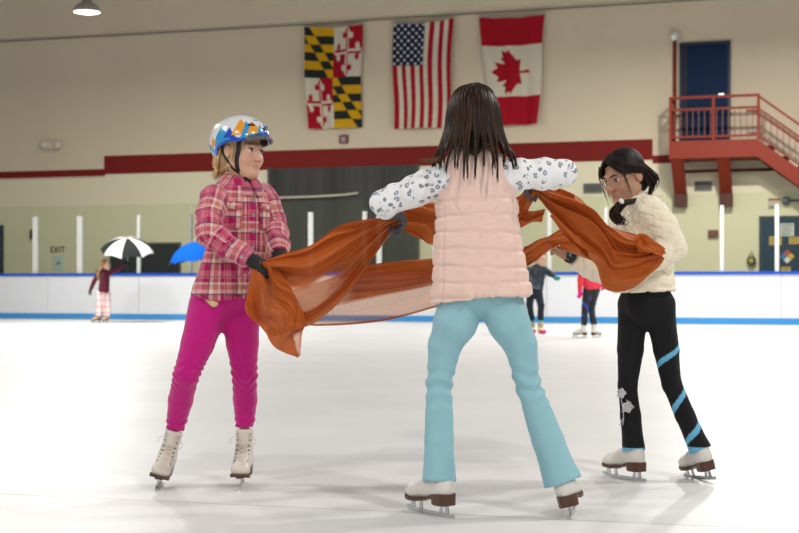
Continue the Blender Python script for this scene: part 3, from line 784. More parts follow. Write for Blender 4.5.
# ---- figure skates ----------------------------------------------------
boot_white = mat('skate_leather', (.70, .67, .61), .45, bump=(40, .15, .004))
boot_worn = mat('worn_skate_leather', (.64, .59, .51), .5, bump=(30, .3, .006))
sole_brown = mat('brown_sole', (.085, .035, .018), .4)
steel_b = mat('blade_steel', (.55, .56, .58), .18, 1.0)
lace_m = mat('lace', (.66, .60, .48), .8); hook_m = mat('hook', (.10, .085, .07), .35, .8)
def skate(parent, pos, fwd, up, k=1.0, leather=None, laces=True, top=.232):
    up = unit(up); fwd = unit(np.asarray(fwd) - up * (np.asarray(fwd) @ up)); rt = np.cross(fwd, up)
    M = np.array([rt, fwd, up])
    def W(V): return np.asarray(pos) + (np.asarray(V, float) * k) @ M
    pr = [Ell((0, -.075, .100), (.034, .040, .036), k=.02), Cap((0, -.070, .105), (0, .070, .082), .036, .030, .02), Ell((0, .078, .078), (.0385, .046, .027), k=.02),
          Cap((0, -.072, .12), (0, -.060, .232), .036, .042, .02, flat=((1, 0, 0), 1.12), end=True),
          Cap((0, -.045, .14), (0, .010, .105), .030, .030, .03), Cap((0, -.03, .225), (0, -.022, .18), .020, .018, .015)]
    V, Q = sculpt(pr, .0055, cuts=[((0, 0, .0565), (0, 0, -1)), ((0, 0, top), (0, 0, 1))], smooth=2)
    sole_z = lambda y: .058 + .024 * np.clip((-y - .0) / .05, 0, 1)
    lo = V[:, 2] < sole_z(V[:, 1]) + .004
    V[:, 2] = np.where(lo, np.maximum(V[:, 2], sole_z(V[:, 1])), V[:, 2])
    b = mesh_obj('skate', W(V), Q, leather or boot_white, parent)
    ys = np.array([-.117, -.112, -.09, -.06, -.045, -.043, -.02, .01, .04, .075, .10, .118, .126]); hw = np.array([.016, .026, .036, .034, .031, .031, .029, .031, .037, .041, .036, .023, .010])
    zb = np.array([.046, .044, .044, .044, .046, .066, .062, .052, .047, .047, .050, .054, .057]); zt = np.array([.084, .086, .086, .084, .080, .080, .070, .062, .060, .060, .062, .064, .065])
    m = MB(); Vs = []; Fs = []
    for y, a, z0, z1 in zip(ys, hw, zb, zt): Vs += [(-a, y, z0), (a, y, z0), (a * 1.03, y, z1), (-a * 1.03, y, z1)]
    for i in range(len(ys) - 1):
        for j in range(4): Fs.append((i * 4 + j, i * 4 + (j + 1) % 4, i * 4 + 4 + (j + 1) % 4, i * 4 + 4 + j))
    Fs += [(3, 2, 1, 0), tuple(range(len(Vs) - 4, len(Vs)))]
    m.add(W(Vs), Fs); m.build('sole', sole_brown, b)
    m = MB(); th = .0022
    def plate(poly):
        n = len(poly); vs = [(-th, y, z) for y, z in poly] + [(th, y, z) for y, z in poly]
        m.add(W(vs), [tuple(range(n))[::-1], tuple(range(n, 2 * n))] + [(i, (i + 1) % n, n + (i + 1) % n, n + i) for i in range(n)])
    yy = np.linspace(-.135, .122, 22)
    bot = [(y, .00 + .35 * (y + .01) ** 2 * .6) for y in yy]
    plate(bot + [(.132, .012), (.136, .02), (.128, .024), (.118, .022), (.105, .0175)] + [(y, .0155) for y in yy[::-1][2:]])
    for (a, c, e, f) in ((-.105, -.085, -.10, -.085), (-.068, -.052, -.075, -.062), (.040, .058, .046, .058), (.085, .112, .088, .104)):
        zt_ = .047 if a > 0 else .046
        plate([(a, .013), (c, .013), (f, zt_), (e, zt_)])
    for y0, y1 in ((-.108, -.048), (.035, .108)):
        m.hexa(W([(-.016, y0, .0435), (.016, y0, .0435), (.016, y1, .0435), (-.016, y1, .0435), (-.016, y0, .048), (.016, y0, .048), (.016, y1, .048), (-.016, y1, .048)]))
    m.build('blade', steel_b, b)
    if laces:
        # crossing laces up the front
        m = MB(); hk = {-1: MB(), 1: MB()}; fr_pts = []
        for t in np.linspace(0, 1, 8):
            p = bez([(0, .062, .110), (0, .030, .128), (0, .006, .146), (0, -.012, .172), (0, -.016, .200), (0, -.015, .214)], 60)[int(t * 59)]
            fr_pts.append(p)
        for i in range(len(fr_pts) - 1):
            for s in (-1, 1):
                a, c = fr_pts[i], fr_pts[i + 1]
                pts = [(-s * .021, a[1] - .012, a[2] + .001), (0, (a[1] + c[1]) / 2 + .001, (a[2] + c[2]) / 2 + .003), (s * .021, c[1] - .012, c[2] + .001)]
                m.tube(W(bez(pts, 7)), .0016 * k, 5)
        m.tube(W(bez([(.02, -.02, .208), (.04, .0, .204), (.052, .004, .19), (.046, .004, .175)], 9)), .0016 * k, 5)
        m.tube(W(bez([(-.02, -.02, .208), (-.042, .0, .202), (-.050, .006, .186), (-.044, .002, .170)], 9)), .0016 * k, 5)
        m.build('laces', lace_m, b, True)
        for p in fr_pts:
            for s in (-1, 1): hk[s].lathe(W([(s * .0245, p[1] - .016, p[2])])[0], [(0, -.004), (.0028, -.003), (.0028, .003), (0, .004)], ax=rt, n=8)
        for s in (-1, 1): hk[s].build('lace_hooks', hook_m, b, True)
    return b
def ankle_of(pos, fwd, up, k=1.0, hgt=.20):
    up = unit(up); fwd = unit(np.asarray(fwd) - up * (np.asarray(fwd) @ up))
    return np.asarray(pos) + (up * hgt - fwd * .062) * k
def cloth_mat(name, col, rough=.75, bump=(60, .25, .004), sheen=.1, spec=.2):
    return mat(name, col, rough, spec=spec, bump=bump, sheen=sheen)

# ------------------------------------------------------------------ girl in the helmet and plaid shirt
DL = 5.475
g1 = empty('person', (P(199, 487, DL)[0], DL, 0), 'person in white mountain-patterned helmet, pink plaid shirt and magenta leggings holding the cloth', 'person')
def L(px, py, dd=0.): return P(px, py, DL + dd)
hd1 = Head(L(241.5, 151.5), head_frame(math.radians(54), math.radians(-6), math.radians(2)), .93)
yaw = math.radians(38); f1 = np.array([math.sin(yaw), -math.cos(yaw), 0]); r1 = np.array([-math.cos(yaw), -math.sin(yaw), 0])
skL = dict(pos=np.array([*L(158, 487)[:2], 0.]), fwd=(.06, -1, 0), up=(.27, .02, 1)); skR = dict(pos=np.array([*L(241.5, 486)[:2], .0]), fwd=(.02, -1, 0), up=(.03, .02, 1))
skL['pos'][1] -= .0; a1L = ankle_of(**skL, hgt=.215); a1R = ankle_of(**skR, hgt=.215)
hipL, hipR = L(209, 306, -.02), L(240, 306, .05)
kneeL, kneeR = L(186.5, 374, -.06), L(244.5, 374, -.02)
sR, eR, wR = L(214, 199, -.09), L(209, 233, -.20), L(250, 259, -.23)      # near (picture left) arm
sL, eL, wL = L(263, 197, .09), L(275, 230, .05), L(279, 254, -.10)
chest = L(239, 208); waist = L(238, 250); hem = L(224, 301.5)
body = [Cap(L(238, 168, .02), L(239, 196, .02), .037, .046, .03), Cap(L(239, 200), chest, .085, .10, .04, flat=(f1, 1.45)), Cap(chest, waist, .10, .095, .04, flat=(f1, 1.3)), Cap(waist, L(226, 280), .092, .082, .02, flat=(f1, 1.25)),
        Cap(sR, eR, .034, .028), Cap(eR, wR, .028, .022), Cap(sL, eL, .034, .028), Cap(eL, wL, .028, .022),
        Cap(hipL, kneeL, .060, .034), Cap(kneeL, a1L + [0, .01, 0], .032, .018), Cap(hipR, kneeR, .060, .034), Cap(kneeR, a1R + [0, .01, 0], .032, .018)]
hdirR = unit(L(264, 268, -.235) - wR); hdirL = unit(L(289, 265, -.18) - wL)
hpR = hand_prims(wR + hdirR * .01, hdirR, (.15, .45, -.9), .95, .75, 1); hpL = hand_prims(wL + hdirL * .01, hdirL, (.1, -.3, -.9), .95, .9, -1)
body += [Cap(c.a, c.b, c.ra * .7, c.rb * .7, c.k) for c in hpR + hpL if c.k > .005]
for sk in (skL, skR): body += [Cap(ankle_of(**sk, hgt=.2), ankle_of(**sk, hgt=.12), .020, .020), Cap(ankle_of(**sk, hgt=.11), np.asarray(sk['pos']) + np.array([0, 0, .085]) + unit(sk['fwd']) * .05, .018, .015)]
build_body(g1, 'fair_skin', hd1, body, (.66, .40, .28), (.50, .19, .16))
face_details(g1, hd1, (.10, .13, .16), (.30, .19, .10), gaze=(-.25, .02))
# leggings
leg_m = cloth_mat('magenta_leggings', (.52, .004, .20), .6, bump=(90, .2, .003), sheen=.25)
lg = [Ell(L(226, 290), (.112, .100, .085), k=.02)] + chain([hipL, (hipL * .45 + kneeL * .55) + [.004, 0, 0], kneeL, kneeL * .55 + a1L * .45 + [-.004, .02, 0], a1L + unit(skL['up']) * .02], [.080, .064, .050, .048, .038], .04, end=True) \
     + chain([hipR, (hipR * .45 + kneeR * .55), kneeR, kneeR * .55 + a1R * .45 + [0, .02, 0], a1R + unit(skR['up']) * .02], [.080, .063, .049, .047, .038], .04, end=True)
V, Q = sculpt(lg, .0065, smooth=2)
N = normals(V, Q)
for kn in (kneeL, kneeR):
    dzz = V[:, 2] - kn[2]; side = np.linalg.norm((V - kn)[:, :2], axis=1) < .12
    V = V + N * (side * np.exp(-(dzz / .055) ** 2) * .0035 * np.sin(dzz * 190 + 6 * np.sin(V[:, 0] * 50)))[:, None]
for an in (a1L, a1R):
    dzz = V[:, 2] - an[2]; side = np.linalg.norm((V - an)[:, :2], axis=1) < .10
    V = V + N * (side * np.exp(-((dzz - .02) / .035) ** 2) * .004 * np.sin(dzz * 230 + 3 * np.sin(V[:, 0] * 70)))[:, None]
mesh_obj('leggings', V, Q, leg_m, g1)
skate(g1, **skL, leather=boot_worn, k=.96); skate(g1, **skR, leather=boot_worn, k=.96)
# yellow undershirt corner and denim edge
V, Q = sculpt([Cap(L(203, 292, -.075), L(214, 303, -.10), .022, .017, .01), Cap(L(206, 288, -.06), L(222, 296, -.09), .02, .018, .01)], .004)
mesh_obj('undershirt', V, Q, cloth_mat('pale_yellow_cotton', (.70, .50, .28)), g1)
# plaid shirt
plaid = mat('pink_plaid', (.6, .2, .3), .85, spec=.1, sheen=.3)
w = NT(plaid); _, pu_, pv_ = w.puv()
fu = w.math('FRACT', w.math('DIVIDE', pu_, .112)); fv = w.math('FRACT', w.math('DIVIDE', pv_, .118))
PK, MG, CR, DR, SL = (.66, .16, .22), (.40, .007, .095), (.80, .56, .50), (.34, .03, .075), (.07, .07, .13)
st = [(0, PK), (.16, MG), (.34, DR), (.42, CR), (.54, (.55, .19, .15)), (.70, CR), (.78, MG), (.90, PK)]
cu_, cv_ = w.ramp(fu, st), w.ramp(fv, st)
c0 = w.mix(.5, cu_, cv_)
tl = lambda f, c, wd: w.math('LESS_THAN', w.math('ABSOLUTE', w.math('SUBTRACT', f, c)), wd)
lines = w.math('MAXIMUM', w.math('MAXIMUM', tl(fu, .385, .018), tl(fv, .385, .018)), w.math('MAXIMUM', tl(fu, .96, .014), tl(fv, .96, .014)))
c1 = w.mix(w.math('MULTIPLY', lines, .7), c0, SL)
w.l(c1, w.b.inputs['Base Color'])
tc = w.n('TexCoord'); n1 = w.n('TexNoise'); n1.inputs['Scale'].default_value = 45; n1.inputs['Detail'].default_value = 3; w.l(tc.outputs['Object'], n1.inputs['Vector'])
bp = w.n('Bump'); bp.inputs['Strength'].default_value = .35; bp.inputs['Distance'].default_value = .006; w.l(n1.outputs['Fac'], bp.inputs['Height']); w.l(bp.outputs['Normal'], w.b.inputs['Normal'])
tor = chain([L(239, 194), chest, waist, hem + np.array([0, 0, -.005])], [.100, .122, .130, .142], .03, flat=(f1, 1.32), tag=1, end=True)
tor[0].ra = .085
yoke = [Cap(L(240, 190, .02), sR + [0, 0, .0], .040, .048, .03, tag=1), Cap(L(240, 190, .02), sL, .040, .048, .03, tag=1)]
for q in yoke: q.v0 = 0
armR = chain([sR, sR * .5 + eR * .5 + [-.006, -.01, 0], eR, eR * .5 + wR * .5 + [0, 0, -.006], wR], [.054, .053, .051, .046, .036], .025, tag=2, wr=(.004, 70, 0), end=True)
armL = chain([sL, sL * .5 + eL * .5 + [.006, 0, 0], eL, eL * .5 + wL * .5, wL], [.054, .053, .051, .048, .041], .025, tag=3, wr=(.005, 75, 1), end=True)
shirt = tor + yoke + armR + armL
V, Q = sculpt(shirt + [Ell(hem + np.array([0, 0, -.012]), (.118, .118, .05), k=.01, sub=True)], .0055, smooth=2, cuts=[])
uv, tg = paint_uv(V, shirt, -f1)
mt = tg == 1
q = V[mt] - chest; la = q @ (-r1); fa = q @ f1
uv[mt, 0] = np.arctan2(la, fa * 1.3) * .135; uv[mt, 1] = V[mt, 2]
N = normals(V, Q)
low_ = np.clip((chest[2] + .02 - V[:, 2]) / .2, 0, 1) * mt
V = V + N * ((hash_noise(V * [1, 1, .45], 34) * .007 * low_) + hash_noise(V, 60) * .0022)[:, None]
sh = mesh_obj('plaid_shirt', V, Q, plaid, g1, attrs={'puv': uv})
def on_front(ang, z, out=.004):
    """a point on the shirt front at angle about the body and height"""
    t = np.clip((chest[2] - z) / (chest[2] - waist[2]), 0, 2); c = chest + (waist - chest) * t if t <= 1 else waist + (hem - waist) * (t - 1)
    r = np.interp(z, [hem[2], waist[2], chest[2], chest[2] + .05], [.140, .132, .128, .112]) + out
    d = f1 * math.cos(ang) / 1.32 * r + (-r1) * math.sin(ang) * r; p = c + d; p[2] = z; return p
def patch(angs, zs, out, th):
    pts = [[on_front(a, z, out) for a in angs] for z in zs]; pts = np.array(pts); m = MB(); na, nz = len(angs), len(zs)
    V = list(pts.reshape(-1, 3)); inn = np.array([[on_front(a, z, out - th) for a in angs] for z in zs]).reshape(-1, 3); V += list(inn); F = []; n = na * nz
    for i in range(nz - 1):
        for j in range(na - 1):
            a = i * na + j; F.append((a, a + 1, a + na + 1, a + na)); F.append((n + a, n + a + na, n + a + na + 1, n + a + 1))
    ring = [j for j in range(na)] + [i * na + na - 1 for i in range(1, nz)] + [(nz - 1) * na + j for j in range(na - 2, -1, -1)] + [i * na for i in range(nz - 2, 0, -1)]
    for a, b in zip(ring, ring[1:] + ring[:1]): F.append((b, a, n + a, n + b))
    uvp = np.array([[a * .135, z, 0] for z in zs for a in angs] * 2)
    return np.array(V), F, uvp
for a0, a1 in ((-.95, -.35), (.32, .80)):
    angs = np.linspace(a0, a1, 8)
    V_, F_, u_ = patch(angs, np.linspace(chest[2] - .085, chest[2] + .012, 8), .010, .02)
    pk = mesh_obj('shirt_pocket', V_, F_, plaid, sh, attrs={'puv': u_[:, [1, 0, 2]]})
    V_, F_, u_ = patch(angs, np.linspace(chest[2] - .012, chest[2] + .02, 5), .015, .02); mesh_obj('pocket_flap', V_, F_, plaid, sh, attrs={'puv': u_ + .05})
    b = MB(); p = on_front((a0 + a1) / 2, chest[2] - .002, .016); b.lathe(p, [(0, -.004), (.007, -.003), (.007, .003), (0, .004)], ax=unit(p - chest), n=12); b.build('button', mat('shell_button', (.55, .50, .42), .25), sh)
V_, F_, u_ = patch(np.linspace(-.14, .16, 5), np.linspace(hem[2] + .015, chest[2] + .055, 22), .008, .02); mesh_obj('placket', V_, F_, plaid, sh, attrs={'puv': u_ + [.03, 0, 0]})
bt = mat('snap_button', (.50, .47, .44), .2, .6)
for i in range(5):
    z = chest[2] + .03 - i * .062; p = on_front(.0, z, .011); m = MB(); m.lathe(p, [(0, -.004), (.0065, -.003), (.0065, .003), (0, .004)], ax=f1, n=12); m.build('button', bt, sh)
p = wR + unit(eR - wR) * .02 + np.array([-.01, -.036, -.002]); m = MB(); m.lathe(p, [(0, -.004), (.007, -.003), (.007, .003), (0, .004)], ax=(-.1, -1, 0), n=12); m.build('button', bt, sh)
# collar: two folded flaps
def flap(pts, th, name, m, parent, uvs=None):
    """thin quilted patch from a grid of points (rows)"""
    G = np.array(pts, float); nr, nc = G.shape[:2]; V = G.reshape(-1, 3); i = (np.arange(nr - 1)[:, None] * nc + np.arange(nc - 1)[None]).ravel()
    Q = np.stack([i, i + 1, i + nc + 1, i + nc], 1); N = normals(V, Q)
    V2 = np.concatenate([V + N * th / 2, V - N * th / 2]); n = len(V)
    ring = list(range(nc)) + [r * nc + nc - 1 for r in range(1, nr)] + [(nr - 1) * nc + j for j in range(nc - 2, -1, -1)] + [r * nc for r in range(nr - 2, 0, -1)]
    F = [tuple(q) for q in Q] + [tuple(n + q[::-1]) for q in Q] + [(b, a, n + a, n + b) for a, b in zip(ring, ring[1:] + ring[:1])]
    uvp = np.array([[c * .012, r * .018, 0] for r in range(nr) for c in range(nc)] * 2)
    return mesh_obj(name, V2, F, m, parent, attrs={'puv': uvp})
nk = L(239.5, 186, .015)
def neck_ring(a, r, z): return nk + np.array([0, 0, z]) + r * (f1 * math.cos(a) + (-r1) * math.sin(a))
for s in (-1, 1):
    rows = []
    for j, (r, z) in enumerate(((.050, .034), (.060, .040), (.077, .022), (.096, -.010))):
        rows.append([neck_ring(s * a, r + (.018 if j == 3 and a < .5 else 0), z - (.02 if j == 3 and a < .6 else 0) - .012 * math.cos(a)) for a in np.linspace(.10, PI + .05, 14)])
    flap(rows, .006, 'collar', plaid, sh)
# gloves
glove_blk = mat('black_knit_glove', (.012, .012, .014), .8, bump=(120, .4, .003))
for hp, wv, ev in ((hpR, wR, eR), (hpL, wL, eL)):
    pr = [Cap(c.a, c.b, c.ra + .0015, c.rb + .0015, c.k) for c in hp] + [Cap(wv + unit(ev - wv) * .03, wv + unit(wv - ev) * .03, .027, .026, .012)]
    V, Q = sculpt(pr, .0035, smooth=1); mesh_obj('glove', V, Q, glove_blk, g1)
# helmet ---------------------------------------------------------------
def helmet():
    hl = head_frame(math.radians(51), math.radians(5), math.radians(2)); c = hd1.w(0, -.018, .042); Rr = np.array([.103, .134, .101])
    na, nt = 320, 120
    def edge(az):   # polar angle of the rim; az 0 = front, + = her right
        a = abs((az + PI) % (2 * PI) - PI)
        z = np.interp(a, [0, .5, .95, 1.35, 1.75, 2.2, 2.6, PI], [-.006, -.012, -.022, -.020, -.034, -.076, -.088, -.088]); return z
    az = np.arange(na) * 2 * PI / na; V = []; C = []
    white = (.72, .73, .74); blue = (.012, .07, .48); sky = (.03, .30, .62); orange = (.82, .32, .02)
    peaks = [(90, .30, .064, sky), (71, .22, .046, blue), (48, .33, .078, orange), (36, .22, .062, sky), (22, .28, .058, orange), (112, .24, .05, orange), (128, .26, .06, sky),
             (150, .3, .07, orange), (172, .28, .05, sky), (195, .3, .065, orange), (220, .3, .06, sky), (248, .3, .07, orange), (275, .28, .055, sky), (300, .3, .07, orange), (325, .26, .055, sky), (346, .25, .05, blue), (6, .2, .04, sky)]
    zs_e = np.array([edge(a) for a in az]); peaks = [(a_, b_ * 1.15, c_ + .014, d_) for a_, b_, c_, d_ in peaks]
    for i, a in enumerate(az):
        zn = zs_e[i] / Rr[2]; th1 = math.acos(max(-1, min(1, zn)))
        for j in range(nt + 1):
            th = th1 * j / nt; sx = math.sin(th); l = np.array([math.sin(a) * sx * Rr[0], math.cos(a) * sx * Rr[1], math.cos(th) * Rr[2]])
            V.append(c + hl[0] * l[0] + hl[1] * l[1] + hl[2] * l[2])
            h = l[2] - zs_e[i]; deg = math.degrees(a); col = white
            if h < .017 + .006 * math.sin(deg * .11): col = blue
            for k, (pa, hw, ph, pc) in enumerate(peaks):
                da = math.radians((deg - pa + 180) % 360 - 180) * sx * .105
                t = (ph - h) / (ph + .001)
                if h >= .010 + .008 * (k % 3) and abs(da) < hw * .105 * t * 1.25 and t > 0: col = pc
            C.append((*col, 1))
    V = np.array(V); Nn = unit_rows(V - c); inner = c + (V - c) * .945; n = len(V); row = nt + 1; F = []
    for i in range(na):
        i2 = (i + 1) % na
        for j in range(nt): F.append((i * row + j, i * row + j + 1, i2 * row + j + 1, i2 * row + j)); F.append((n + i * row + j, n + i2 * row + j, n + i2 * row + j + 1, n + i * row + j + 1))
        F.append((i * row + nt, n + i * row + nt, n + i2 * row + nt, i2 * row + nt))
    h = mesh_obj('helmet', np.concatenate([V, inner]), np.array(F), mat('helmet_shell', vcol='Col', rough=.22, coat=.4), g1, attrs={'Col': np.array(C + [(.16, .16, .17, 1)] * n)})
    def sp_(azd, z, out=1.005):
        a = math.radians(azd); sx = math.sqrt(max(0, 1 - (z / Rr[2]) ** 2)); l = np.array([math.sin(a) * sx * Rr[0], math.cos(a) * sx * Rr[1], z]) * out
        return c + hl[0] * l[0] + hl[1] * l[1] + hl[2] * l[2]
    vm = mat('vent_black', (.012, .012, .012), .5)
    for (a0, a1, z, rr) in ((18, 34, .040, .0055), (-14, 0, .026, .0055), (-34, -20, .040, .005)):
        m = MB(); m.tube([sp_(a, z + .004 * math.sin((a - a0) / (a1 - a0) * PI), .995) for a in np.linspace(a0, a1, 7)], [rr * .5, rr, rr, rr, rr, rr, rr * .5], 8); m.build('helmet_vent', vm, h, True)
    m = MB(); m.tube([sp_(a, .066, .998) for a in np.linspace(0, 16, 5)], .0022, 6); m.build('brand_mark', mat('mark_blue', (.05, .10, .35), .4), h, True)
    # visor
    rows = []
    for j, (o, dz) in enumerate(((.99, .004), (1.07, -.002), (1.16, -.007), (1.22, -.012))):
        rows.append([sp_(a, edge(math.radians(a)) + .006 + dz - .00 * abs(a), 1 + (o - 1) * math.cos(math.radians(a) * 2.0)) for a in np.linspace(-40, 40, 21)])
    flap(rows, .006, 'visor', mat('visor_grey', (.10, .105, .11), .3), h)
    # straps
    stp = mat('black_strap', (.008, .008, .009), .6)
    def strap(pts, wd=.0085):
        pts = bez(pts, 24); m = MB(); out = unit(pts.mean(0) - hd1.c); rows = []
        for i, p in enumerate(pts):
            t = unit(pts[min(i + 1, 23)] - pts[max(i - 1, 0)]); s_ = unit(np.cross(t, p - hd1.c + hd1.R[2] * .0)); rows.append([p - s_ * wd, p, p + s_ * wd])
        return flap(rows, .004, 'strap', stp, h)
    w = hd1.w
    strap([w(.070, .045, .050), w(.070, .046, .0), w(.066, .040, -.045), w(.050, .042, -.085), w(.012, .062, -.118)])
    strap([w(.078, -.045, .040), w(.083, -.030, -.01), w(.074, -.005, -.048), w(.060, .020, -.078), w(.046, .040, -.092)], .006)
    strap([w(-.074, .010, .020), w(-.073, .025, -.01), w(-.066, .040, -.045), w(-.050, .042, -.085), w(-.004, .062, -.117)])
    strap([w(.012, .064, -.116), w(.010, .062, -.135), w(.020, .068, -.165), w(.022, .075, -.205)], .006)
    m = MB(); m.box(w(.004, .060, -.122), (.05, .02, .028), (hd1.R[0], hd1.R[1], hd1.R[2])); m.build('chin_buckle', stp, h)
def unit_rows(A): return A / np.maximum(np.linalg.norm(A, axis=1), 1e-9)[:, None]
helmet()
# blond hair: sides, nape and a short ponytail
bl = [(.62, .43, .19), (.70, .53, .29), (.48, .31, .13)]; paths = []; rr = []; cc = []
for i in range(80):
    s = 1 if i % 3 else -1; t = RNG.rand(); a = RNG.rand()
    y0 = -.040 - .045 * a; p0 = hd1.w(s * (.072 - .02 * a), y0, .03 + .02 * RNG.rand()); p1 = hd1.w(s * (.078 - .02 * a), y0 - .012, -.02)
    p2 = hd1.w(s * (.055 - .02 * a), y0 - .035, -.075 + .02 * RNG.rand()); p3 = hd1.w(s * .02 + .02, -.085 - .02 * t, -.09 + .02 * RNG.rand()); p4 = hd1.w(s * .015 + .03 * RNG.rand(), -.09 - .035 * t, -.112 - .022 * RNG.rand())
    paths.append(bez([p0, p1, p2, p3, p4], 14)); rr.append(.003 + .002 * RNG.rand()); cc.append(bl[i % 3])
for i in range(9):
    s = 1; p0 = hd1.w(s * .070, .034 - .02 * RNG.rand(), .04); p1 = hd1.w(s * .074, .020 - .03 * RNG.rand(), .0); p2 = hd1.w(s * .069, .022 - .04 * RNG.rand(), -.05); p3 = hd1.w(s * .062, -.01 - .05 * RNG.rand(), -.09)
    paths.append(bez([p0, p1, p2, p3], 10)); rr.append(.0016); cc.append(bl[i % 2])
V, Q = sculpt([Ell(hd1.w(0, -.052, .0), np.array([.066, .052, .078]), hd1.R, .02), Cap(hd1.w(0, -.075, -.05), hd1.w(.02, -.092, -.09), .024, .014, .03)], .006)
strands('hair', paths, hair_mat('blond_hair', .5), g1, rr, extra=(V, Q, (.46, .30, .14)), cols=cc)

# ------------------------------------------------------------------ girl in the pink vest (back to the camera)
DC = 4.79
g2 = empty('person', (P(500, 515, DC)[0], DC, 0), 'person seen from behind in pale pink quilted vest and light blue flared trousers', 'person')
def Cc(px, py, dd=0.): return P(px, py, DC + dd)
hd2 = Head(Cc(473.5, 119), head_frame(math.radians(178), math.radians(-8), 0), .95)
f2 = np.array([.06, 1, 0]); f2 = f2 / np.linalg.norm(f2)
kL = dict(pos=np.array([*Cc(430, 512, .03)[:2], 0.]), fwd=(-.62, .78, 0), up=(.0, .0, 1), k=.95); kR = dict(pos=np.array([*Cc(574, 512, .05)[:2], 0.]), fwd=(.22, 1, 0), k=.95, up=(-.24, .02, 1))
b2L = ankle_of(**kL, hgt=.21); b2R = ankle_of(**kR, hgt=.21)
hL2, hR2 = Cc(459, 306), Cc(503, 306)
nL2, nR2 = Cc(439, 384, .03), Cc(528, 384, .03)
s2L, e2L, w2L = Cc(441, 180), Cc(385, 203, .08), Cc(386, 210, .24)
s2R, e2R, w2R = Cc(511, 175), Cc(563, 173, .08), Cc(547, 181, .25)
ch2, wa2, hm2 = Cc(477, 205), Cc(478, 252), Cc(482, 302)
body = [Cap(Cc(474, 140, .01), Cc(475, 165, .01), .036, .042, .03), Cap(Cc(475, 172), ch2, .08, .095, .03, flat=(f2, 1.45)), Cap(ch2, wa2, .095, .09, .02, flat=(f2, 1.4)), Cap(wa2, Cc(480, 282), .09, .085, .02, flat=(f2, 1.3)),
        Cap(s2L, e2L, .034, .028), Cap(e2L, w2L, .028, .022), Cap(s2R, e2R, .034, .028), Cap(e2R, w2R, .028, .022),
        Cap(hL2, nL2, .045, .028), Cap(nL2, b2L, .028, .018), Cap(hR2, nR2, .045, .028), Cap(nR2, b2R, .028, .018)]
d2L = unit(Cc(396, 220, .29) - w2L); d2R = unit(Cc(535, 185, .31) - w2R)
h2L = hand_prims(w2L, d2L, (.35, .3, -.9), .95, .95, -1); h2R = hand_prims(w2R, d2R, (-.35, .3, -.9), .95, .95, 1)
body += [Cap(c.a, c.b, c.ra * .7, c.rb * .7, c.k) for c in h2L + h2R if c.k > .005]
for sk in (kL, kR): body += [Cap(ankle_of(**sk, hgt=.22), ankle_of(**sk, hgt=.12), .020, .020), Cap(ankle_of(**sk, hgt=.11), np.asarray(sk['pos']) + np.array([0, 0, .085]) + unit(sk['fwd']) * .05, .018, .015)]
build_body(g2, 'warm_skin', hd2, body, (.56, .34, .23), (.45, .18, .15))
face_details(g2, hd2, (.03, .02, .015), (.03, .02, .015))
# trousers -----------------------------------------------------------------
tr_m = cloth_mat('light_blue_trousers', (.28, .51, .58), .7, bump=(120, .2, .003), sheen=.15)
l_a, l_b = Cc(445, 345, .01), Cc(439.5, 427, .04); r_a, r_b = Cc(520.5, 345, .01), Cc(540, 427, .05)
l_h, r_h = ankle_of(**kL, hgt=.125) + np.array([-.006, .01, 0]), ankle_of(**kR, hgt=.125) + np.array([-.004, .005, 0])
l_b = (nL2 + 0) * .42 + .58 * l_h; r_b = nR2 * .42 + .58 * r_h; l_t, r_t = Cc(455, 324, .0), Cc(509, 324, .0)
tl_ = [Ell(Cc(481, 296), (.128, .098, .062), k=.02)] + chain([hL2 + [.006, 0, 0], l_t, l_a, nL2, l_b, l_h], [.078, .073, .055, .0445, .047, .058], .012, end=True) + chain([hR2 + [-.004, 0, 0], r_t, r_a, nR2, r_b, r_h], [.078, .069, .055, .0445, .0525, .066], .012, end=True)
V, Q = sculpt(tl_ + [Ell(l_h + [0, 0, -.02], (.050, .050, .035), k=.004, sub=True), Ell(r_h + [0, 0, -.02], (.056, .056, .035), k=.004, sub=True)], .006, smooth=2)
N = normals(V, Q)
for kn, fr in ((nL2, 1), (nR2, -1)):
    dzz = V[:, 2] - kn[2]; side = np.linalg.norm((V - kn)[:, :2], axis=1) < .13
    V = V + N * (side * np.exp(-((dzz + .0) / .06) ** 2) * .0042 * np.sin(dzz * 120 + fr * V[:, 0] * 60 + 4 * np.sin(V[:, 0] * 30)))[:, None]
V = V + N * (hash_noise(V * [1.6, 1.6, .5], 26) * .0035)[:, None]
mesh_obj('trousers', V, Q, tr_m, g2)
skate(g2, **kL, laces=False, top=.136); skate(g2, **kR, laces=False, top=.150)
# leopard sleeves ------------------------------------------------------------
leo = mat('white_leopard_jersey', (.74, .74, .74), .8, spec=.15, sheen=.1)
w = NT(leo); pv, _, _ = w.puv(); vo = w.n('TexVoronoi'); vo.inputs['Scale'].default_value = 42; vo.inputs['Randomness'].default_value = .75; w.l(pv, vo.inputs['Vector'])
n1 = w.n('TexNoise'); n1.inputs['Scale'].default_value = 70; n1.inputs['Detail'].default_value = 2; w.l(pv, n1.inputs['Vector'])
dd_ = w.math('ADD', vo.outputs['Distance'], w.math('MULTIPLY', w.math('SUBTRACT', n1.outputs['Fac'], .5), .35))
ring = w.math('MULTIPLY', w.math('GREATER_THAN', dd_, .20), w.math('LESS_THAN', dd_, .40)); core = w.math('LESS_THAN', dd_, .20)
n3 = w.n('TexNoise'); n3.inputs['Scale'].default_value = 38; w.l(pv, n3.inputs['Vector']); brk = w.math('GREATER_THAN', n3.outputs['Fac'], .43)
c_ = w.mix(w.math('MULTIPLY', core, .8), (.84, .84, .85), (.42, .48, .56)); c_ = w.mix(w.math('MULTIPLY', w.math('MULTIPLY', ring, brk), .85), c_, (.12, .16, .22)); w.l(c_, w.b.inputs['Base Color'])
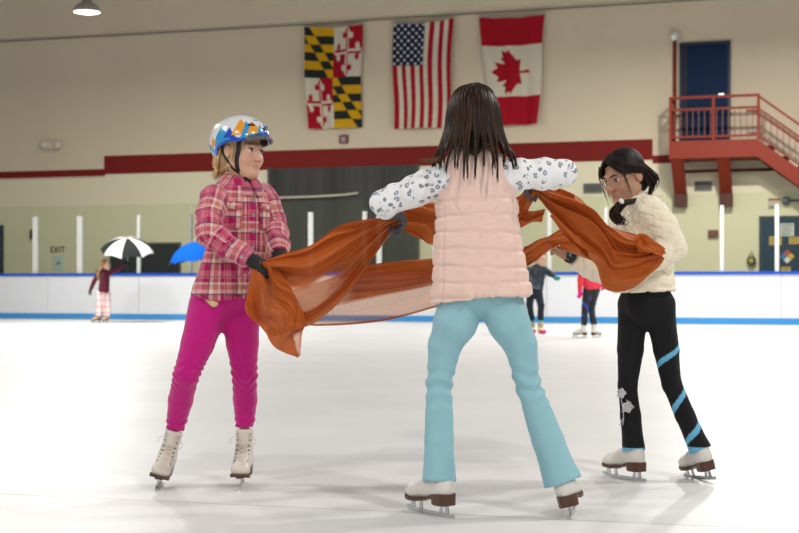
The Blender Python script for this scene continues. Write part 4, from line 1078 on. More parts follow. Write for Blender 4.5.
for s_, e_, wv, nm in ((s2L, e2L, w2L, 0), (s2R, e2R, w2R, 2)):
    ar = chain([s_ + (s_ - e_) * .1, s_ * .5 + e_ * .5, e_, e_ * .5 + wv * .5, wv - unit(wv - e_) * .01], [.056, .054, .0475, .043, .033], .02, wr=(.0036, 58, nm), end=True)
    V, Q = sculpt(ar, .005, smooth=2); uv, _ = paint_uv(V, ar, np.array([0, .3, 1.0]))
    V = V + normals(V, Q) * (hash_noise(V * [1.5, .8, .8], 42) * .0045)[:, None]
    mesh_obj('sleeve', V, Q, leo, g2, attrs={'puv': uv})
# grey gloves
glove_g = mat('grey_knit_glove', (.085, .09, .095), .8, bump=(120, .4, .003))
for hp, wv, ev in ((h2L, w2L, e2L), (h2R, w2R, e2R)):
    pr = [Cap(c.a, c.b, c.ra + .0015, c.rb + .0015, c.k) for c in hp] + [Cap(wv + unit(ev - wv) * .03, wv + unit(wv - ev) * .03, .028, .027, .012)]
    V, Q = sculpt(pr, .0035, smooth=1); mesh_obj('glove', V, Q, glove_g, g2)
# vest ------------------------------------------------------------------------
vest_m = mat('pink_quilted_nylon', (.80, .57, .49), .5, spec=.3, sheen=.15, bump=(22, .25, .01))
vt = chain([Cc(475, 180), ch2, wa2, hm2 + np.array([0, 0, .010])], [.124, .136, .150, .175], .03, flat=(f2, 1.40), tag=1, end=True)
yk = [Cap(Cc(475, 172, .01), Cc(444, 176), .048, .047, .03, tag=1), Cap(Cc(475, 172, .01), Cc(509, 173), .048, .047, .03, tag=1), Cap(Cc(475, 160, .0), Cc(475, 172, .0), .052, .056, .02, tag=1)]
for q in yk: q.v0 = 0
V, Q = sculpt(vt + yk + [Ell(hm2 + np.array([0, 0, -.025]), (.135, .10, .045), k=.01, sub=True), Cap(Cc(475, 148, .02), Cc(475, 163, .02), .043, .040, .005, sub=True)], .005, smooth=2)
N = normals(V, Q); z = V[:, 2]; x = V[:, 0] - hm2[0]
seams = [Cc(0, y)[2] for y in (200, 217, 234, 250.5, 266.5, 281.5)]
dis = np.full(len(V), .003)
for i, sz_ in enumerate(seams):
    q = z - sz_ - .006 * np.sin(x * 9 + i) - .002 * np.sin(x * 60 + i * 2); dis -= .0062 * np.exp(-(q / .0048) ** 2); 
    dis += .003 * np.exp(-((q + .014) / .012) ** 2) * np.sin(x * 75 + 7 * i + 3 * np.sin(x * 21))
# princess seams and armhole edge
dis -= .005 * np.exp(-((np.abs(x + .012) - (.118 + .12 * np.clip(hm2[2] + .3 - z, 0, .3) * .25)) / .004) ** 2)
vy = np.abs(np.abs(x + .02) - .085 - (z - seams[0]) * .5); dis -= .004 * np.exp(-(vy / .004) ** 2) * (z > seams[0] - .05)
hemz = z - hm2[2]; dis += -.010 * np.exp(-((hemz - .012) / .008) ** 2) + .004 * np.sin(x * 130 + 5 * np.sin(x * 30)) * np.exp(-((hemz - .02) / .02) ** 2)
V = V + N * dis[:, None] + N * (hash_noise(V, 38) * .003)[:, None]
vst = mesh_obj('quilted_vest', V, Q, vest_m, g2)
m = MB(); rows = []
for j, (r, zz) in enumerate(((.047, .016), (.056, .022), (.062, -.004))):
    rows.append([Cc(475, 160, .005) + np.array([r * math.cos(a), r * .9 * math.sin(a), zz]) for a in np.linspace(.0, 2 * PI, 22)])
flap(rows, .006, 'collar', vest_m, vst)
# long straight brown hair -------------------------------------------------------
hb = [(.016, .006, .003), (.026, .010, .005), (.010, .004, .002), (.065, .026, .010), (.040, .015, .006)]
paths = []; rr = []; cc = []
top = Cc(474, 84.5)
clumps = [(a_ + RNG.normal(0, .06), (RNG.uniform(-.18, -.215) if abs(math.sin(a_)) > .75 else RNG.uniform(-.205, -.262)), RNG.normal(0, .008)) for a_ in np.linspace(-1.95, 1.95, 26)]
for i in range(760):
    a = RNG.uniform(-2.2, 2.2)                                     # 0 = straight back
    ca, cl, cdx = clumps[int(np.argmin([abs(a + RNG.normal(0, .05) - q[0]) for q in clumps]))]
    sx, cy = math.sin(a), math.cos(a); lay = RNG.uniform(0, 1); k = .93 + .10 * lay; cs, cc_ = math.sin(ca), math.cos(ca)
    p0 = hd2.w(.006 + .012 * sx, -.01 + RNG.uniform(-.035, .055), .118 * k)
    p1 = hd2.w(.062 * sx * k, -.012 - .062 * cy * k, .098 * k)
    p2 = hd2.w(.090 * sx * k, -.012 - .096 * cy * k, .035)
    p3 = hd2.w(.100 * sx * k, -.018 - .100 * cy * k, -.040)
    m_x, m_c = .45 * sx + .55 * cs, .45 * cy + .55 * cc_; e_x, e_c = .12 * sx + .88 * cs, .12 * cy + .88 * cc_
    p4 = hd2.w(.120 * m_x * k, -.020 - .106 * m_c * k, -.105)
    ln_h = cl * RNG.uniform(.86, 1.0)
    p5 = hd2.w(.136 * e_x + cdx * .6, -.022 - .118 * e_c, ln_h * .8); p6 = hd2.w(.142 * e_x + cdx + .002 * RNG.normal(), -.024 - .122 * e_c, ln_h)
    paths.append(bez([p0, p1, p2, p3, p4, p5, p6], 22)); rr.append(RNG.uniform(.0022, .0042)); cc.append(hb[i % 5] if RNG.rand() > .45 else hb[0])
# the flick over the sleeve
for i in range(14):
    o = RNG.uniform(-1, 1)
    paths.append(bez([hd2.w(-.075, -.04, -.06), hd2.w(-.095, -.06, -.125 + .004 * o), hd2.w(-.125, -.070, -.162 + .006 * o), hd2.w(-.165, -.06, -.166 + .006 * o), hd2.w(-.188 + .01 * o, -.05, -.160 + .004 * o)], 14)); rr.append(.0032); cc.append((.11, .050, .020))
hairp = [Ell(hd2.w(0, -.012, .034), np.array([.077, .092, .087]), hd2.R, .02), Cap(hd2.w(0, -.050, -.02), hd2.w(0, -.072, -.120), .052, .030, .04, flat=(hd2.R[1], 1.5)), Cap(hd2.w(-.05, -.03, -.0), hd2.w(-.066, -.055, -.10), .032, .014, .03), Cap(hd2.w(.05, -.03, -.0), hd2.w(.066, -.055, -.10), .032, .014, .03)]
V, Q = sculpt(hairp, .006)
hm_ = hair_mat('brown_hair', .36)
strands('hair', paths, hm_, g2, rr, extra=(V, Q, (.020, .010, .006)), cols=cc)

# ------------------------------------------------------------------ girl in glasses and cream jacket
DR_ = 5.70
g3 = empty('person', (P(662, 478, DR_)[0], DR_, 0), 'person in glasses, cream quilted jacket and black trousers with pale blue stripes', 'person')
def R3(px, py, dd=0.): return P(px, py, DR_ + dd)
hd3 = Head(R3(624.5, 177, -.02), head_frame(math.radians(-54), math.radians(-20), math.radians(-6)), .93)
f3 = np.array([-.92, .12, 0]); f3 = f3 / np.linalg.norm(f3)          # facing picture left, a little away
k3L = dict(pos=np.array([*R3(624, 477)[:2], 0.]), fwd=(-.60, .80, 0), up=(.0, .0, 1), k=.9); k3R = dict(pos=np.array([*R3(700, 478)[:2], 0.]), fwd=(-.34, .94, 0), up=(-.24, .02, 1), k=.9)
c3L = ankle_of(**k3L, hgt=.15); c3R = ankle_of(**k3R, hgt=.15)
h3L, h3R = R3(634, 305, .03), R3(659, 305, -.03)
n3L, n3R = R3(627.5, 385, .01), R3(672, 385, -.01)
s3N, e3N, w3N = R3(651, 212, -.12), R3(672, 248, -.14), R3(640, 266, -.22)      # near arm
s3F, e3F, w3F = R3(628, 216, .08), R3(606, 272, .02), R3(570, 256, -.10)        # far arm
ch3, wa3, hm3 = R3(638, 226), R3(643, 258), R3(644, 294)
body = [Cap(R3(630, 192), R3(634, 212), .034, .042, .03), Cap(R3(636, 212), ch3, .08, .092, .03, flat=(f3, 1.3)), Cap(ch3, wa3, .092, .088, .02, flat=(f3, 1.2)), Cap(wa3, R3(646, 284), .088, .082, .02, flat=(f3, 1.1)),
        Cap(s3N, e3N, .032, .027), Cap(e3N, w3N, .027, .021), Cap(s3F, e3F, .032, .027), Cap(e3F, w3F, .027, .0205),
        Cap(h3L, n3L, .045, .024), Cap(n3L, c3L, .024, .016), Cap(h3R, n3R, .045, .024), Cap(n3R, c3R, .024, .016)]
d3F = unit(R3(551, 241, -.13) - w3F)
h3F = hand_prims(w3F, d3F, (.5, -.35, -.75), .95, .85, 1); d3N = unit(R3(618, 262, -.27) - w3N); h3N = hand_prims(w3N, d3N, (0, -.3, -.9), .9, .9, 1)
body += h3F + h3N
for sk in (k3L, k3R): body += [Cap(ankle_of(**sk, hgt=.2), ankle_of(**sk, hgt=.12), .018, .018), Cap(ankle_of(**sk, hgt=.11), np.asarray(sk['pos']) + np.array([0, 0, .085]) + unit(sk['fwd']) * .05, .016, .014)]
hb_lo = np.min([c.bbox()[0] for c in h3F], 0); hb_hi = np.max([c.bbox()[1] for c in h3F], 0)
build_body(g3, 'tan_skin', hd3, body, (.50, .285, .18), (.42, .15, .13), fine_extra=[(hb_lo, hb_hi)])
face_details(g3, hd3, (.02, .012, .01), (.02, .013, .01), gaze=(.1, -.25))
# trousers with swirl stripe
blk_tr = mat('black_sparkle_trousers', vcol='Col', rough=.8, spec=.2, sheen=.05, bump=(160, .3, .003))
p3 = [Cap(R3(646, 288), R3(646, 303), .108, .107, .02, flat=(f3, 1.12))] + chain([h3L, h3L * .45 + n3L * .55, n3L, n3L * .5 + c3L * .5 + [0, .01, 0], c3L + [0, 0, -.015]], [.067, .052, .0385, .039, .047], .02, end=True) + chain([h3R, h3R * .45 + n3R * .55, n3R, n3R * .5 + c3R * .5 + [0, .01, 0], c3R + unit(c3R - n3R) * .015], [.067, .050, .0385, .039, .046], .02, end=True)
V, Q = sculpt(p3, .0042, smooth=2); N = normals(V, Q)
V = V + N * (hash_noise(V * [1.4, 1.4, .6], 30) * .003)[:, None]
px_ = 399.5 + V[:, 0] / V[:, 1] * F_PX; py_ = HOR - (V[:, 2] - CAM_H) / V[:, 1] * F_PX
C = np.tile([.010, .010, .011, 1.0], (len(V), 1))
# spiral stripe about the leg on the right of the picture, pale cuffs
kz = np.clip((V[:, 2] - c3R[2]) / (n3R[2] - c3R[2]), 0, 1)[:, None]; kz2 = np.clip((V[:, 2] - n3R[2]) / (h3R[2] - n3R[2]), 0, 1)[:, None]
cen = c3R + (n3R - c3R) * kz + (h3R - n3R) * kz2; q = V - cen
ang = np.arctan2(q[:, 0], -q[:, 1]); t = h3R[2] - V[:, 2]
legm = (np.abs(q[:, 0]) < .062) & (V[:, 0] > .5 * (h3L[0] + h3R[0]) + .006) & (t > .12)
fr = np.min([np.abs(t + .0290 * ang - c_) for c_ in (.205, .383, .512)], 0)
PB = (.15, .46, .70, 1)
C[legm & (fr < .0115)] = PB
C[legm & (t > h3R[2] - c3R[2] - .004 - .10 * 0)] = PB
C[(np.linalg.norm((V - c3L)[:, :2], axis=1) < .08) & (V[:, 2] < c3L[2] + .001) & (V[:, 0] < c3L[0] + .07)] = PB
mesh_obj('trousers', V, Q, blk_tr, g3, attrs={'Col': C})
# silver rose on the lower leg
silver = mat('silver_studs', (.60, .60, .62), .35, .5); m = MB()
def on_leg(px, py):
    """point of the trouser leg towards the camera"""
    m_ = np.where(np.hypot(px_ - px, py_ - py) < 2.6)[0]
    if not len(m_): m_ = np.array([np.hypot(px_ - px, py_ - py).argmin()])
    j = m_[V[m_, 1].argmin()]; y = V[j, 1] - .003
    return np.array([(px - 399.5) / F_PX * y, y, CAM_H + (HOR - py) / F_PX * y])
rs = []
for (cx_, cy_, rad_, turns) in ((621.0, 393, 4.6, 3.4), (627.5, 407.5, 5.6, 4.0)):
    th = np.linspace(0, turns * 2 * PI, 80)
    pts = [on_leg(cx_ + (rad_ + .9 * math.cos(5 * a)) * a / th[-1] * math.cos(a), cy_ + (rad_ + .9 * math.cos(5 * a)) * a / th[-1] * math.sin(a)) for a in th]; m.tube(pts, .0027, 5)
m.tube([on_leg(621 + 2.5 * math.sin(t * 2.4), 399 + t * 26) for t in np.linspace(0, 1, 14)], .0020, 5)
m.tube([on_leg(622 + 8 * math.sin(t * 2.6), 412 - 12 * t) for t in np.linspace(0, 1, 12)], .0018, 5)
m.tube([on_leg(619 + 5 * t, 426 - 9 * t) for t in np.linspace(0, 1, 8)], .0018, 5)
m.build('rose_motif', silver, g3)
skate(g3, **k3L, laces=False, top=.165); skate(g3, **k3R, laces=False, top=.170)
# cream jacket
jk = mat('cream_quilted_jacket', (.86, .78, .61), .6, spec=.2, sheen=.2, bump=(40, .15, .004))
jt = chain([R3(636, 214), ch3, wa3, hm3 + np.array([0, 0, .012])], [.097, .118, .128, .140], .03, flat=(f3, 1.10), tag=1, end=True)
jy = [Cap(R3(633, 206), s3N, .044, .052, .03, tag=1), Cap(R3(633, 206), s3F, .044, .050, .03, tag=1), Cap(R3(630, 203), R3(633, 212), .05, .055, .02, tag=1)]
for q in jy: q.v0 = 0
aN = chain([s3N, s3N * .5 + e3N * .5 + [.008, 0, 0], e3N, e3N * .5 + w3N * .5, w3N], [.059, .062, .058, .050, .040], .03, tag=2, wr=(.003, 60, 0), end=True)
aF = chain([s3F, s3F * .5 + e3F * .5, e3F, e3F * .5 + w3F * .5 + [0, 0, -.008], w3F + unit(e3F - w3F) * .02], [.056, .056, .052, .047, .036], .03, tag=3, wr=(.003, 60, 1), end=True)
jall = jt + jy + aN + aF
V, Q = sculpt(jall + [Ell(hm3 + np.array([0, 0, -.018]), (.115, .105, .04), k=.01, sub=True), Cap(R3(629, 192), R3(632, 204), .040, .038, .006, sub=True)], .005, smooth=2)
uv, tg = paint_uv(V, jall, np.array([.2, 1.0, .1])); mt = tg == 1
q = V[mt] - ch3; uv[mt, 0] = np.arctan2(q[:, 0], -q[:, 1]) * .125; uv[mt, 1] = V[mt, 2]
N = normals(V, Q)
u, v = uv[:, 0], uv[:, 1]; ww = .017 * np.sin(u * 2 * PI / .085); per = .060
g_ = np.abs(((v + ww) / per + .5) % 1 - .5) * per; g2_ = np.abs(((v - ww) / per + .25 + .5) % 1 - .5) * per
dis = .002 - .0065 * np.exp(-(g_ / .0048) ** 2) - .0034 * np.exp(-(g2_ / .0042) ** 2)
hz_ = V[:, 2] - hm3[2]; dis += mt * (.005 * np.exp(-((hz_ - .0) / .02) ** 2) - .006 * np.exp(-((hz_ - .030) / .006) ** 2))
V = V + N * (dis + hash_noise(V, 45) * .0025)[:, None]
jo = mesh_obj('quilted_jacket', V, Q, jk, g3)
rows = []
for j, (r, zz) in enumerate(((.045, .020), (.054, .030), (.064, .010), (.070, -.018))):
    rows.append([R3(631, 203, -.0) + np.array([r * math.cos(a), r * math.sin(a), zz]) for a in np.linspace(PI * 1.0 + .4, PI * 3.0 - .4, 22)])
flap(rows, .009, 'collar', jk, jo)
# watch
wc = w3F + unit(e3F - w3F) * .0; dv = unit(w3F - e3F); m = MB(); sdv = unit(np.cross(dv, [0, 0, 1]))
m.lathe(wc, [(.0265, -.012), (.029, -.010), (.029, .010), (.0265, .012)], ax=dv, n=24); upv = np.cross(sdv, dv)
wa_ = m.build('wrist_watch', blk, g3, True); m = MB(); m.box(wc + np.array([-.004, -.030, .004]), (.032, .012, .034), (dv, (0, -1, .1), upv)); m.build('watch_case', mat('watch_black', (.01, .012, .015), .15), wa_)
m = MB(); m.box(wc + np.array([-.004, -.0365, .004]), (.014, .002, .012), (dv, (0, -1, .1), upv)); m.build('watch_display', mat('watch_display_blue', (.10, .30, .40), .3), wa_)
# glasses
gm = mat('rose_gold_wire', (.60, .36, .28), .3, .9); lens = bpy.data.materials.new('clear_lens'); lens.use_nodes = True; nt = lens.node_tree; nt.nodes.remove(nt.nodes['Principled BSDF'])
tr = nt.nodes.new('ShaderNodeBsdfTransparent'); gl = nt.nodes.new('ShaderNodeBsdfGlossy'); gl.inputs['Roughness'].default_value = .1; mx = nt.nodes.new('ShaderNodeMixShader'); mx.inputs[0].default_value = .06
nt.links.new(tr.outputs[0], mx.inputs[1]); nt.links.new(gl.outputs[0], mx.inputs[2]); nt.links.new(mx.outputs[0], nt.nodes['Material Output'].inputs['Surface'])
m = MB(); h = hd3; le = MB()
for x in (-1, 1):
    c = (x * .033, .104, .000); pts = [h.w(c[0] + .0245 * math.cos(a), c[1] - .35 * abs(.0245 * math.cos(a)) * (1 if math.cos(a) * x > 0 else .0) - .004, c[2] + .0215 * math.sin(a)) for a in np.linspace(0, 2 * PI, 28)]
    m.tube(pts, .0017 * h.k, 6)
    cen = np.mean(pts[:-1], 0); n = len(pts) - 1; le.add([cen + hd3.R[1] * .0006] + pts[:-1], [(0, 1 + i, 1 + (i + 1) % n) for i in range(n)])
    m.tube([h.w(x * .0575, .091, .006), h.w(x * .076, .055, .008), h.w(x * .082, -.005, .008), h.w(x * .080, -.022, -.006)], .0015 * h.k, 6)
m.tube([h.w(-.010, .1, .002), h.w(0, .106, .005), h.w(.010, .1, .002)], .0015 * h.k, 6)
gl_o = m.build('glasses', gm, g3, True); le.build('lenses', lens, gl_o, True)
# dark hair gathered low, tail over the shoulder
hb3 = [(.010, .006, .005), (.017, .010, .008), (.045, .026, .017), (.007, .005, .004)]; paths = []; rr = []; cc = []
tie = hd3.w(-.055, -.035, -.115)
for i in range(330):
    sd = -1 if i % 2 else 1; a = RNG.rand(); b = RNG.rand()
    fy = .075 - .15 * a                                                            # from hairline to nape along the parting
    p0 = hd3.w(sd * .004, fy, .122 - 6.5 * (fy + .01) ** 2 - .004 * b)
    p1 = hd3.w(sd * .052, fy * .8 - .008, .100 - 4.5 * (fy + .01) ** 2)
    p2 = hd3.w(sd * (.079 + .004 * b), fy * .50 - .020, .040 - .01 * a)
    p3 = hd3.w(sd * .074, -.040 - .035 * b, -.022 - .03 * a)
    p4 = hd3.w(-.045 + sd * .028, -.065 + .015 * b, -.085)
    paths.append(bez([p0, p1, p2, p3, p4, tie + RNG.normal(0, .006, 3)], 18)); rr.append(RNG.uniform(.0026, .0045)); cc.append(hb3[i % 4])
for i in range(150):                                                               # fringe swept off the forehead
    sd = -1 if i % 2 else 1; a = RNG.rand(); b = RNG.rand()
    p0 = hd3.w(sd * .003, .030 + .055 * a, .121 - .030 * a); p1 = hd3.w(sd * (.034 + .006 * b), .052 + .036 * a, .098 - .034 * a); p2 = hd3.w(sd * (.064 + .004 * b), .030 + .042 * a, .066 - .036 * a); p3 = hd3.w(sd * .080, .004 + .02 * a, .034 - .022 * a); p4 = hd3.w(sd * .080, -.030, .010 - .02 * b); p5 = hd3.w(sd * .070, -.060, -.04)
    paths.append(bez([p0, p1, p2, p3, p4, p5], 16)); rr.append(RNG.uniform(.0024, .0038)); cc.append(hb3[i % 4])
tail_end = [R3(624, 203, -.16), R3(618, 206, -.17), R3(614, 213, -.17), R3(617, 219, -.165)]
p_t = R3(628, 202, -.12)
for i in range(70):
    o = RNG.normal(0, .008, 3); cu2 = RNG.uniform(.6, 1.2)
    paths.append(bez([tie + RNG.normal(0, .006, 3), p_t + o * .6, tail_end[0] + o * .6, tail_end[1] + o, tail_end[2] + o * 1.1, tail_end[3] + o * 1.2 + np.array([.012 * cu2, 0, -.008 * cu2]), tail_end[3] + o + np.array([.028 * cu2, 0, .004])], 18)); rr.append(RNG.uniform(.002, .0034)); cc.append(hb3[i % 4])
for i in range(40):                                                                # loose waves behind the ear
    o = RNG.normal(0, .006, 3); b = RNG.rand()
    paths.append(bez([hd3.w(-.076, -.01 - .04 * b, .05) , hd3.w(-.088 - .006 * b, -.045 - .02 * b, .0) + o * .4, hd3.w(-.080, -.075 - .02 * b, -.05) + o, hd3.w(-.062, -.085 + .02 * b, -.085) + o, hd3.w(-.050 - .02 * b, -.055, -.105) + o], 14)); rr.append(RNG.uniform(.0016, .0028)); cc.append(hb3[i % 4])
for i in range(12):                                                                # loose wisps by the face
    sd = 1 if i < 8 else -1; o = RNG.normal(0, .004, 3)
    paths.append(bez([hd3.w(sd * .045, .070, .075) + o, hd3.w(sd * .070, .068, .03) + o, hd3.w(sd * .072, .066, -.03) + o, hd3.w(sd * .066, .062, -.075 - .04 * RNG.rand()) + o * 2], 14)); rr.append(.0011); cc.append(hb3[i % 4])
V, Q = sculpt([Ell(hd3.w(0, -.022, .036), np.array([.074, .086, .083]), hd3.R, .02), Ell(hd3.w(0, -.058, -.035), np.array([.062, .045, .055]), hd3.R, .03), Ell(hd3.w(0, .085, -.03), np.array([.10, .070, .100]), hd3.R, .012, sub=True),
               Ell(hd3.w(.085, .01, -.02), np.array([.03, .036, .04]), hd3.R, .01, sub=True), Ell(hd3.w(-.085, .0, -.02), np.array([.03, .030, .036]), hd3.R, .01, sub=True)], .005)
h3o = strands('hair', paths, hair_mat('dark_hair', .52), g3, rr, extra=(V, Q, (.011, .008, .007)), cols=cc)
m = MB(); m.lathe(R3(621.5, 201.5, -.175), [(0, -.010), (.010, -.007), (.013, 0), (.010, .007), (0, .010)], ax=(.8, -.3, .4), n=16); m.build('hair_tie', mat('white_hair_tie', (.78, .76, .76), .6), h3o, True)

# ================================================================== THE CLOTH
rust = bpy.data.materials.new('rust_chiffon'); rust.use_nodes = True; w = NT(rust); nt = rust.node_tree
w.b.inputs['Base Color'].default_value = (.47, .098, .010, 1); w.b.inputs['Roughness'].default_value = .55; w.b.inputs['Specular IOR Level'].default_value = .25; w.b.inputs['Sheen Weight'].default_value = .25
w.b.inputs['Sheen Tint'].default_value = (1, .55, .3, 1)
trl = w.n('BsdfTranslucent'); trl.inputs[0].default_value = (.55, .13, .02, 1); trp = w.n('BsdfTransparent'); trp.inputs[0].default_value = (1, .80, .66, 1)
at = w.n('Attribute', attribute_name='puv'); sx = w.n('SeparateXYZ'); w.l(at.outputs['Vector'], sx.inputs[0])
m1 = w.n('MixShader'); m1.inputs[0].default_value = .08; w.l(w.b.outputs[0], m1.inputs[1]); w.l(trl.outputs[0], m1.inputs[2])
m2 = w.n('MixShader'); w.l(sx.outputs[2], m2.inputs[0]); w.l(m1.outputs[0], m2.inputs[1]); w.l(trp.outputs[0], m2.inputs[2])
w.l(m2.outputs[0], nt.nodes['Material Output'].inputs['Surface'])
tc = w.n('TexCoord'); n1 = w.n('TexNoise'); n1.inputs['Scale'].default_value = 420; w.l(tc.outputs['Object'], n1.inputs['Vector']); bp = w.n('Bump'); bp.inputs['Strength'].default_value = .15; bp.inputs['Distance'].default_value = .002
w.l(n1.outputs['Fac'], bp.inputs['Height']); w.l(bp.outputs['Normal'], w.b.inputs['Normal'])
CV, CF, CU = [], [], []
def crom(A, t):
    A = np.asarray(A, float); n = len(A) - 1; x = np.clip(t * n, 0, n - 1e-6); i = x.astype(int); u = (x - i).reshape(-1, *([1] * (A.ndim - 1)))
    g = lambda k: A[np.clip(i + k, 0, n)]
    a, b, c, d = g(-1), g(0), g(1), g(2); a = np.where((i == 0).reshape(u.shape), 2 * b - c, a); d = np.where((i == n - 1).reshape(u.shape), 2 * c - b, d)
    return .5 * (2 * b + (c - a) * u + (2 * a - 5 * b + 4 * c - d) * u * u + (3 * b - a - 3 * c + d) * u ** 3)
def sheet(st, ns, nv, n, seed, sheer=None, bow=.0, curl=0., mid=None):
    """st rows: top(px,py), bottom(px,py), depth top, depth bottom, fold depth"""
    T = np.array([P(*r[0], r[2]) for r in st]); B = np.array([P(*r[1], r[3]) for r in st]); A = np.array([r[4] for r in st])
    s = np.linspace(0, 1, ns); v = np.linspace(0, 1, nv); Tt, Bt, At = crom(T, s), crom(B, s), np.interp(s * (len(A) - 1), np.arange(len(A)), A)
    # fabric gathers: uneven spacing of the folds across the width
    S, Vv = np.meshgrid(s, v, indexing='ij'); r = np.random.RandomState(seed); ph = r.uniform(0, 2 * PI, 8)
    vw = Vv + .025 * np.sin(2 * PI * (1.2 * S + Vv * 1.5) + ph[0]) * np.sin(PI * Vv) + .010 * np.sin(2 * PI * (2.5 * S - 2 * Vv) + ph[1]) * np.sin(PI * Vv)
    pts = Tt[:, None] * (1 - vw[..., None]) + Bt[:, None] * vw[..., None]
    ts = np.gradient(.5 * (Tt + Bt), axis=0); w_ = Bt - Tt; N = np.cross(w_, ts); N /= np.maximum(np.linalg.norm(N, axis=1), 1e-9)[:, None]
    N = np.where((N[:, 1] > 0)[:, None], -N, N); N = N * .8 + np.array([0, -.2, 0])
    q = Vv * n + .35 * np.sin(2 * PI * S * .8 + ph[2]) + .18 * np.sin(2 * PI * (1.7 * S + Vv) + ph[3])
    ridge = lambda x: 1 - 2 * np.abs(np.sin(PI * x)) ** .9
    amp_ = .75 + .45 * np.sin(2 * PI * (S * .9 + Vv * .7) + ph[5])
    d = 1.35 * amp_ * ridge(q * .62 + ph[7]) + .26 * ridge(q * 2.2 + .5 * S + ph[0]) * (.5 + .5 * np.sin(2 * PI * (S * .8 + 1.3 * Vv) + ph[1])) + .60 * ridge(q * 1.25 + .25 * S + ph[4]) * (.55 + .45 * np.sin(2 * PI * (S * 1.1 - Vv) + ph[5])) + .05 * np.sin(2 * PI * (q * 2.6 + S * 1.3) + ph[6])
    pts = pts + N[:, None] * (1.35 * At[:, None] * d + bow * np.sin(PI * Vv) - curl * (np.exp(-(Vv / .06) ** 2) + np.exp(-((1 - Vv) / .06) ** 2)))[..., None]
    sh = np.zeros_like(S) + .02 if sheer is None else sheer(S, Vv)
    base = len(CV) and sum(len(x) for x in CV)
    CV.append(pts.reshape(-1, 3)); CU.append(np.stack([S.ravel(), Vv.ravel(), np.clip(sh.ravel(), 0, .9)], 1))
    i = (np.arange(ns - 1)[:, None] * nv + np.arange(nv - 1)[None]).ravel(); CF.append(np.stack([i, i + 1, i + nv + 1, i + nv], 1) + base)
sm_ = lambda x, a, b: np.clip((x - a) / (b - a), 0, 1)
# fan from the helmeted girl's hand to the vest girl's hand
sheet([((259, 263), (268, 278), 5.24, 5.24, .004), ((282, 254), (283, 309), 5.21, 5.23, .012), ((308, 246), (305, 327), 5.18, 5.22, .017), ((338, 226), (342, 300), 5.14, 5.18, .020), ((367, 219), (369, 264), 5.10, 5.13, .017), ((384, 218), (386, 240), 5.07, 5.08, .010), ((396, 218), (395, 228), 5.06, 5.06, .004)],
      170, 110, 4.6, 3, sheer=lambda S, V: .03 + .52 * sm_(V + .10 * (S - .3), .50, .56) * sm_(S, .13, .19) * (1 - sm_(S, .46, .62)) * (1 - sm_(V, .76, .82)))
# part hanging from the helmeted girl's hand
sheet([((255, 260), (272, 263), 5.22, 5.22, .003), ((248, 287), (283, 276), 5.21, 5.20, .011), ((246, 309), (296, 296), 5.21, 5.19, .016), ((256, 322), (303, 313), 5.21, 5.19, .014), ((269, 337), (305, 327), 5.21, 5.19, .010)],
      90, 80, 3.4, 5, sheer=lambda S, V: .03 + 0 * S)
sheet([((264, 330), (306, 324), 5.215, 5.20, .008), ((273, 346), (302, 334), 5.22, 5.20, .007), ((285, 353), (301, 345), 5.22, 5.20, .005), ((297, 358), (300, 356), 5.22, 5.21, .002)],
      50, 40, 2.0, 6, sheer=lambda S, V: .04 + .42 * sm_(V, .66, .74) * (1 - sm_(V, .92, .97)) * sm_(S, .2, .35))
# lower strand running behind the vest girl to the hand of the girl in glasses
sheet([((284, 292), (288, 322), 5.30, 5.30, .010), ((322, 281), (318, 326), 5.31, 5.31, .015), ((369, 265), (377, 322), 5.30, 5.30, .018), ((425, 259), (427, 310), 5.29, 5.29, .018), ((472, 255), (474, 294), 5.36, 5.36, .014), ((520, 248), (524, 269), 5.48, 5.48, .010), ((540, 239), (544, 254), 5.53, 5.53, .006), ((553, 235), (556, 246), 5.55, 5.55, .003)],
      200, 90, 4.4, 11, sheer=lambda S, V: .03 + .54 * np.maximum(sm_(V, .52, .58), 1 - sm_(S, .14, .24)) * (1 - sm_(S, .60, .72)) * (1 - sm_(V, .95, .98)))
# strand in front of the vest girl's chest, hand to hand
sheet([((396, 213), (397, 226), 5.06, 5.06, .004), ((404, 203), (409, 233), 5.09, 5.09, .010), ((418, 201), (424, 240), 5.12, 5.12, .014), ((436, 202), (437, 245), 5.14, 5.14, .015), ((476, 202), (476, 242), 5.16, 5.16, .015), ((512, 198), (514, 230), 5.14, 5.14, .012), ((524, 189), (528, 208), 5.11, 5.11, .008), ((532, 184), (537, 193), 5.08, 5.08, .003)],
      150, 70, 3.0, 17, bow=.012)
sheet([((512, 214), (514, 231), 5.14, 5.13, .006), ((522, 211), (524, 226), 5.12, 5.12, .007), ((534, 211), (533, 222), 5.11, 5.11, .006), ((545, 209), (542, 222), 5.10, 5.10, .005)], 44, 30, 2.2, 19)
# broad swathe from the vest girl's hand over the forearm of the girl in glasses
Dst = [((531, 185), (536, 195), 5.07, 5.07, .003), ((551, 186), (552, 216), 5.09, 5.09, .012), ((570, 191), (570, 236), 5.14, 5.12, .018), ((587, 202), (587, 252), 5.20, 5.18, .021), ((602, 221), (602, 266), 5.27, 5.25, .021), ((618, 229), (610, 289), 5.32, 5.29, .020), ((634, 233), (634, 288), 5.34, 5.31, .019), ((650, 238), (652, 272), 5.36, 5.34, .014), ((664, 246), (663, 258), 5.40, 5.39, .005)]
sheet(Dst, 190, 110, 4.4, 23, bow=.014)
sheet([(a, b, c + .05, d + .05, e * .8) for a, b, c, d, e in Dst[1:-1]], 120, 70, 3.2, 29)
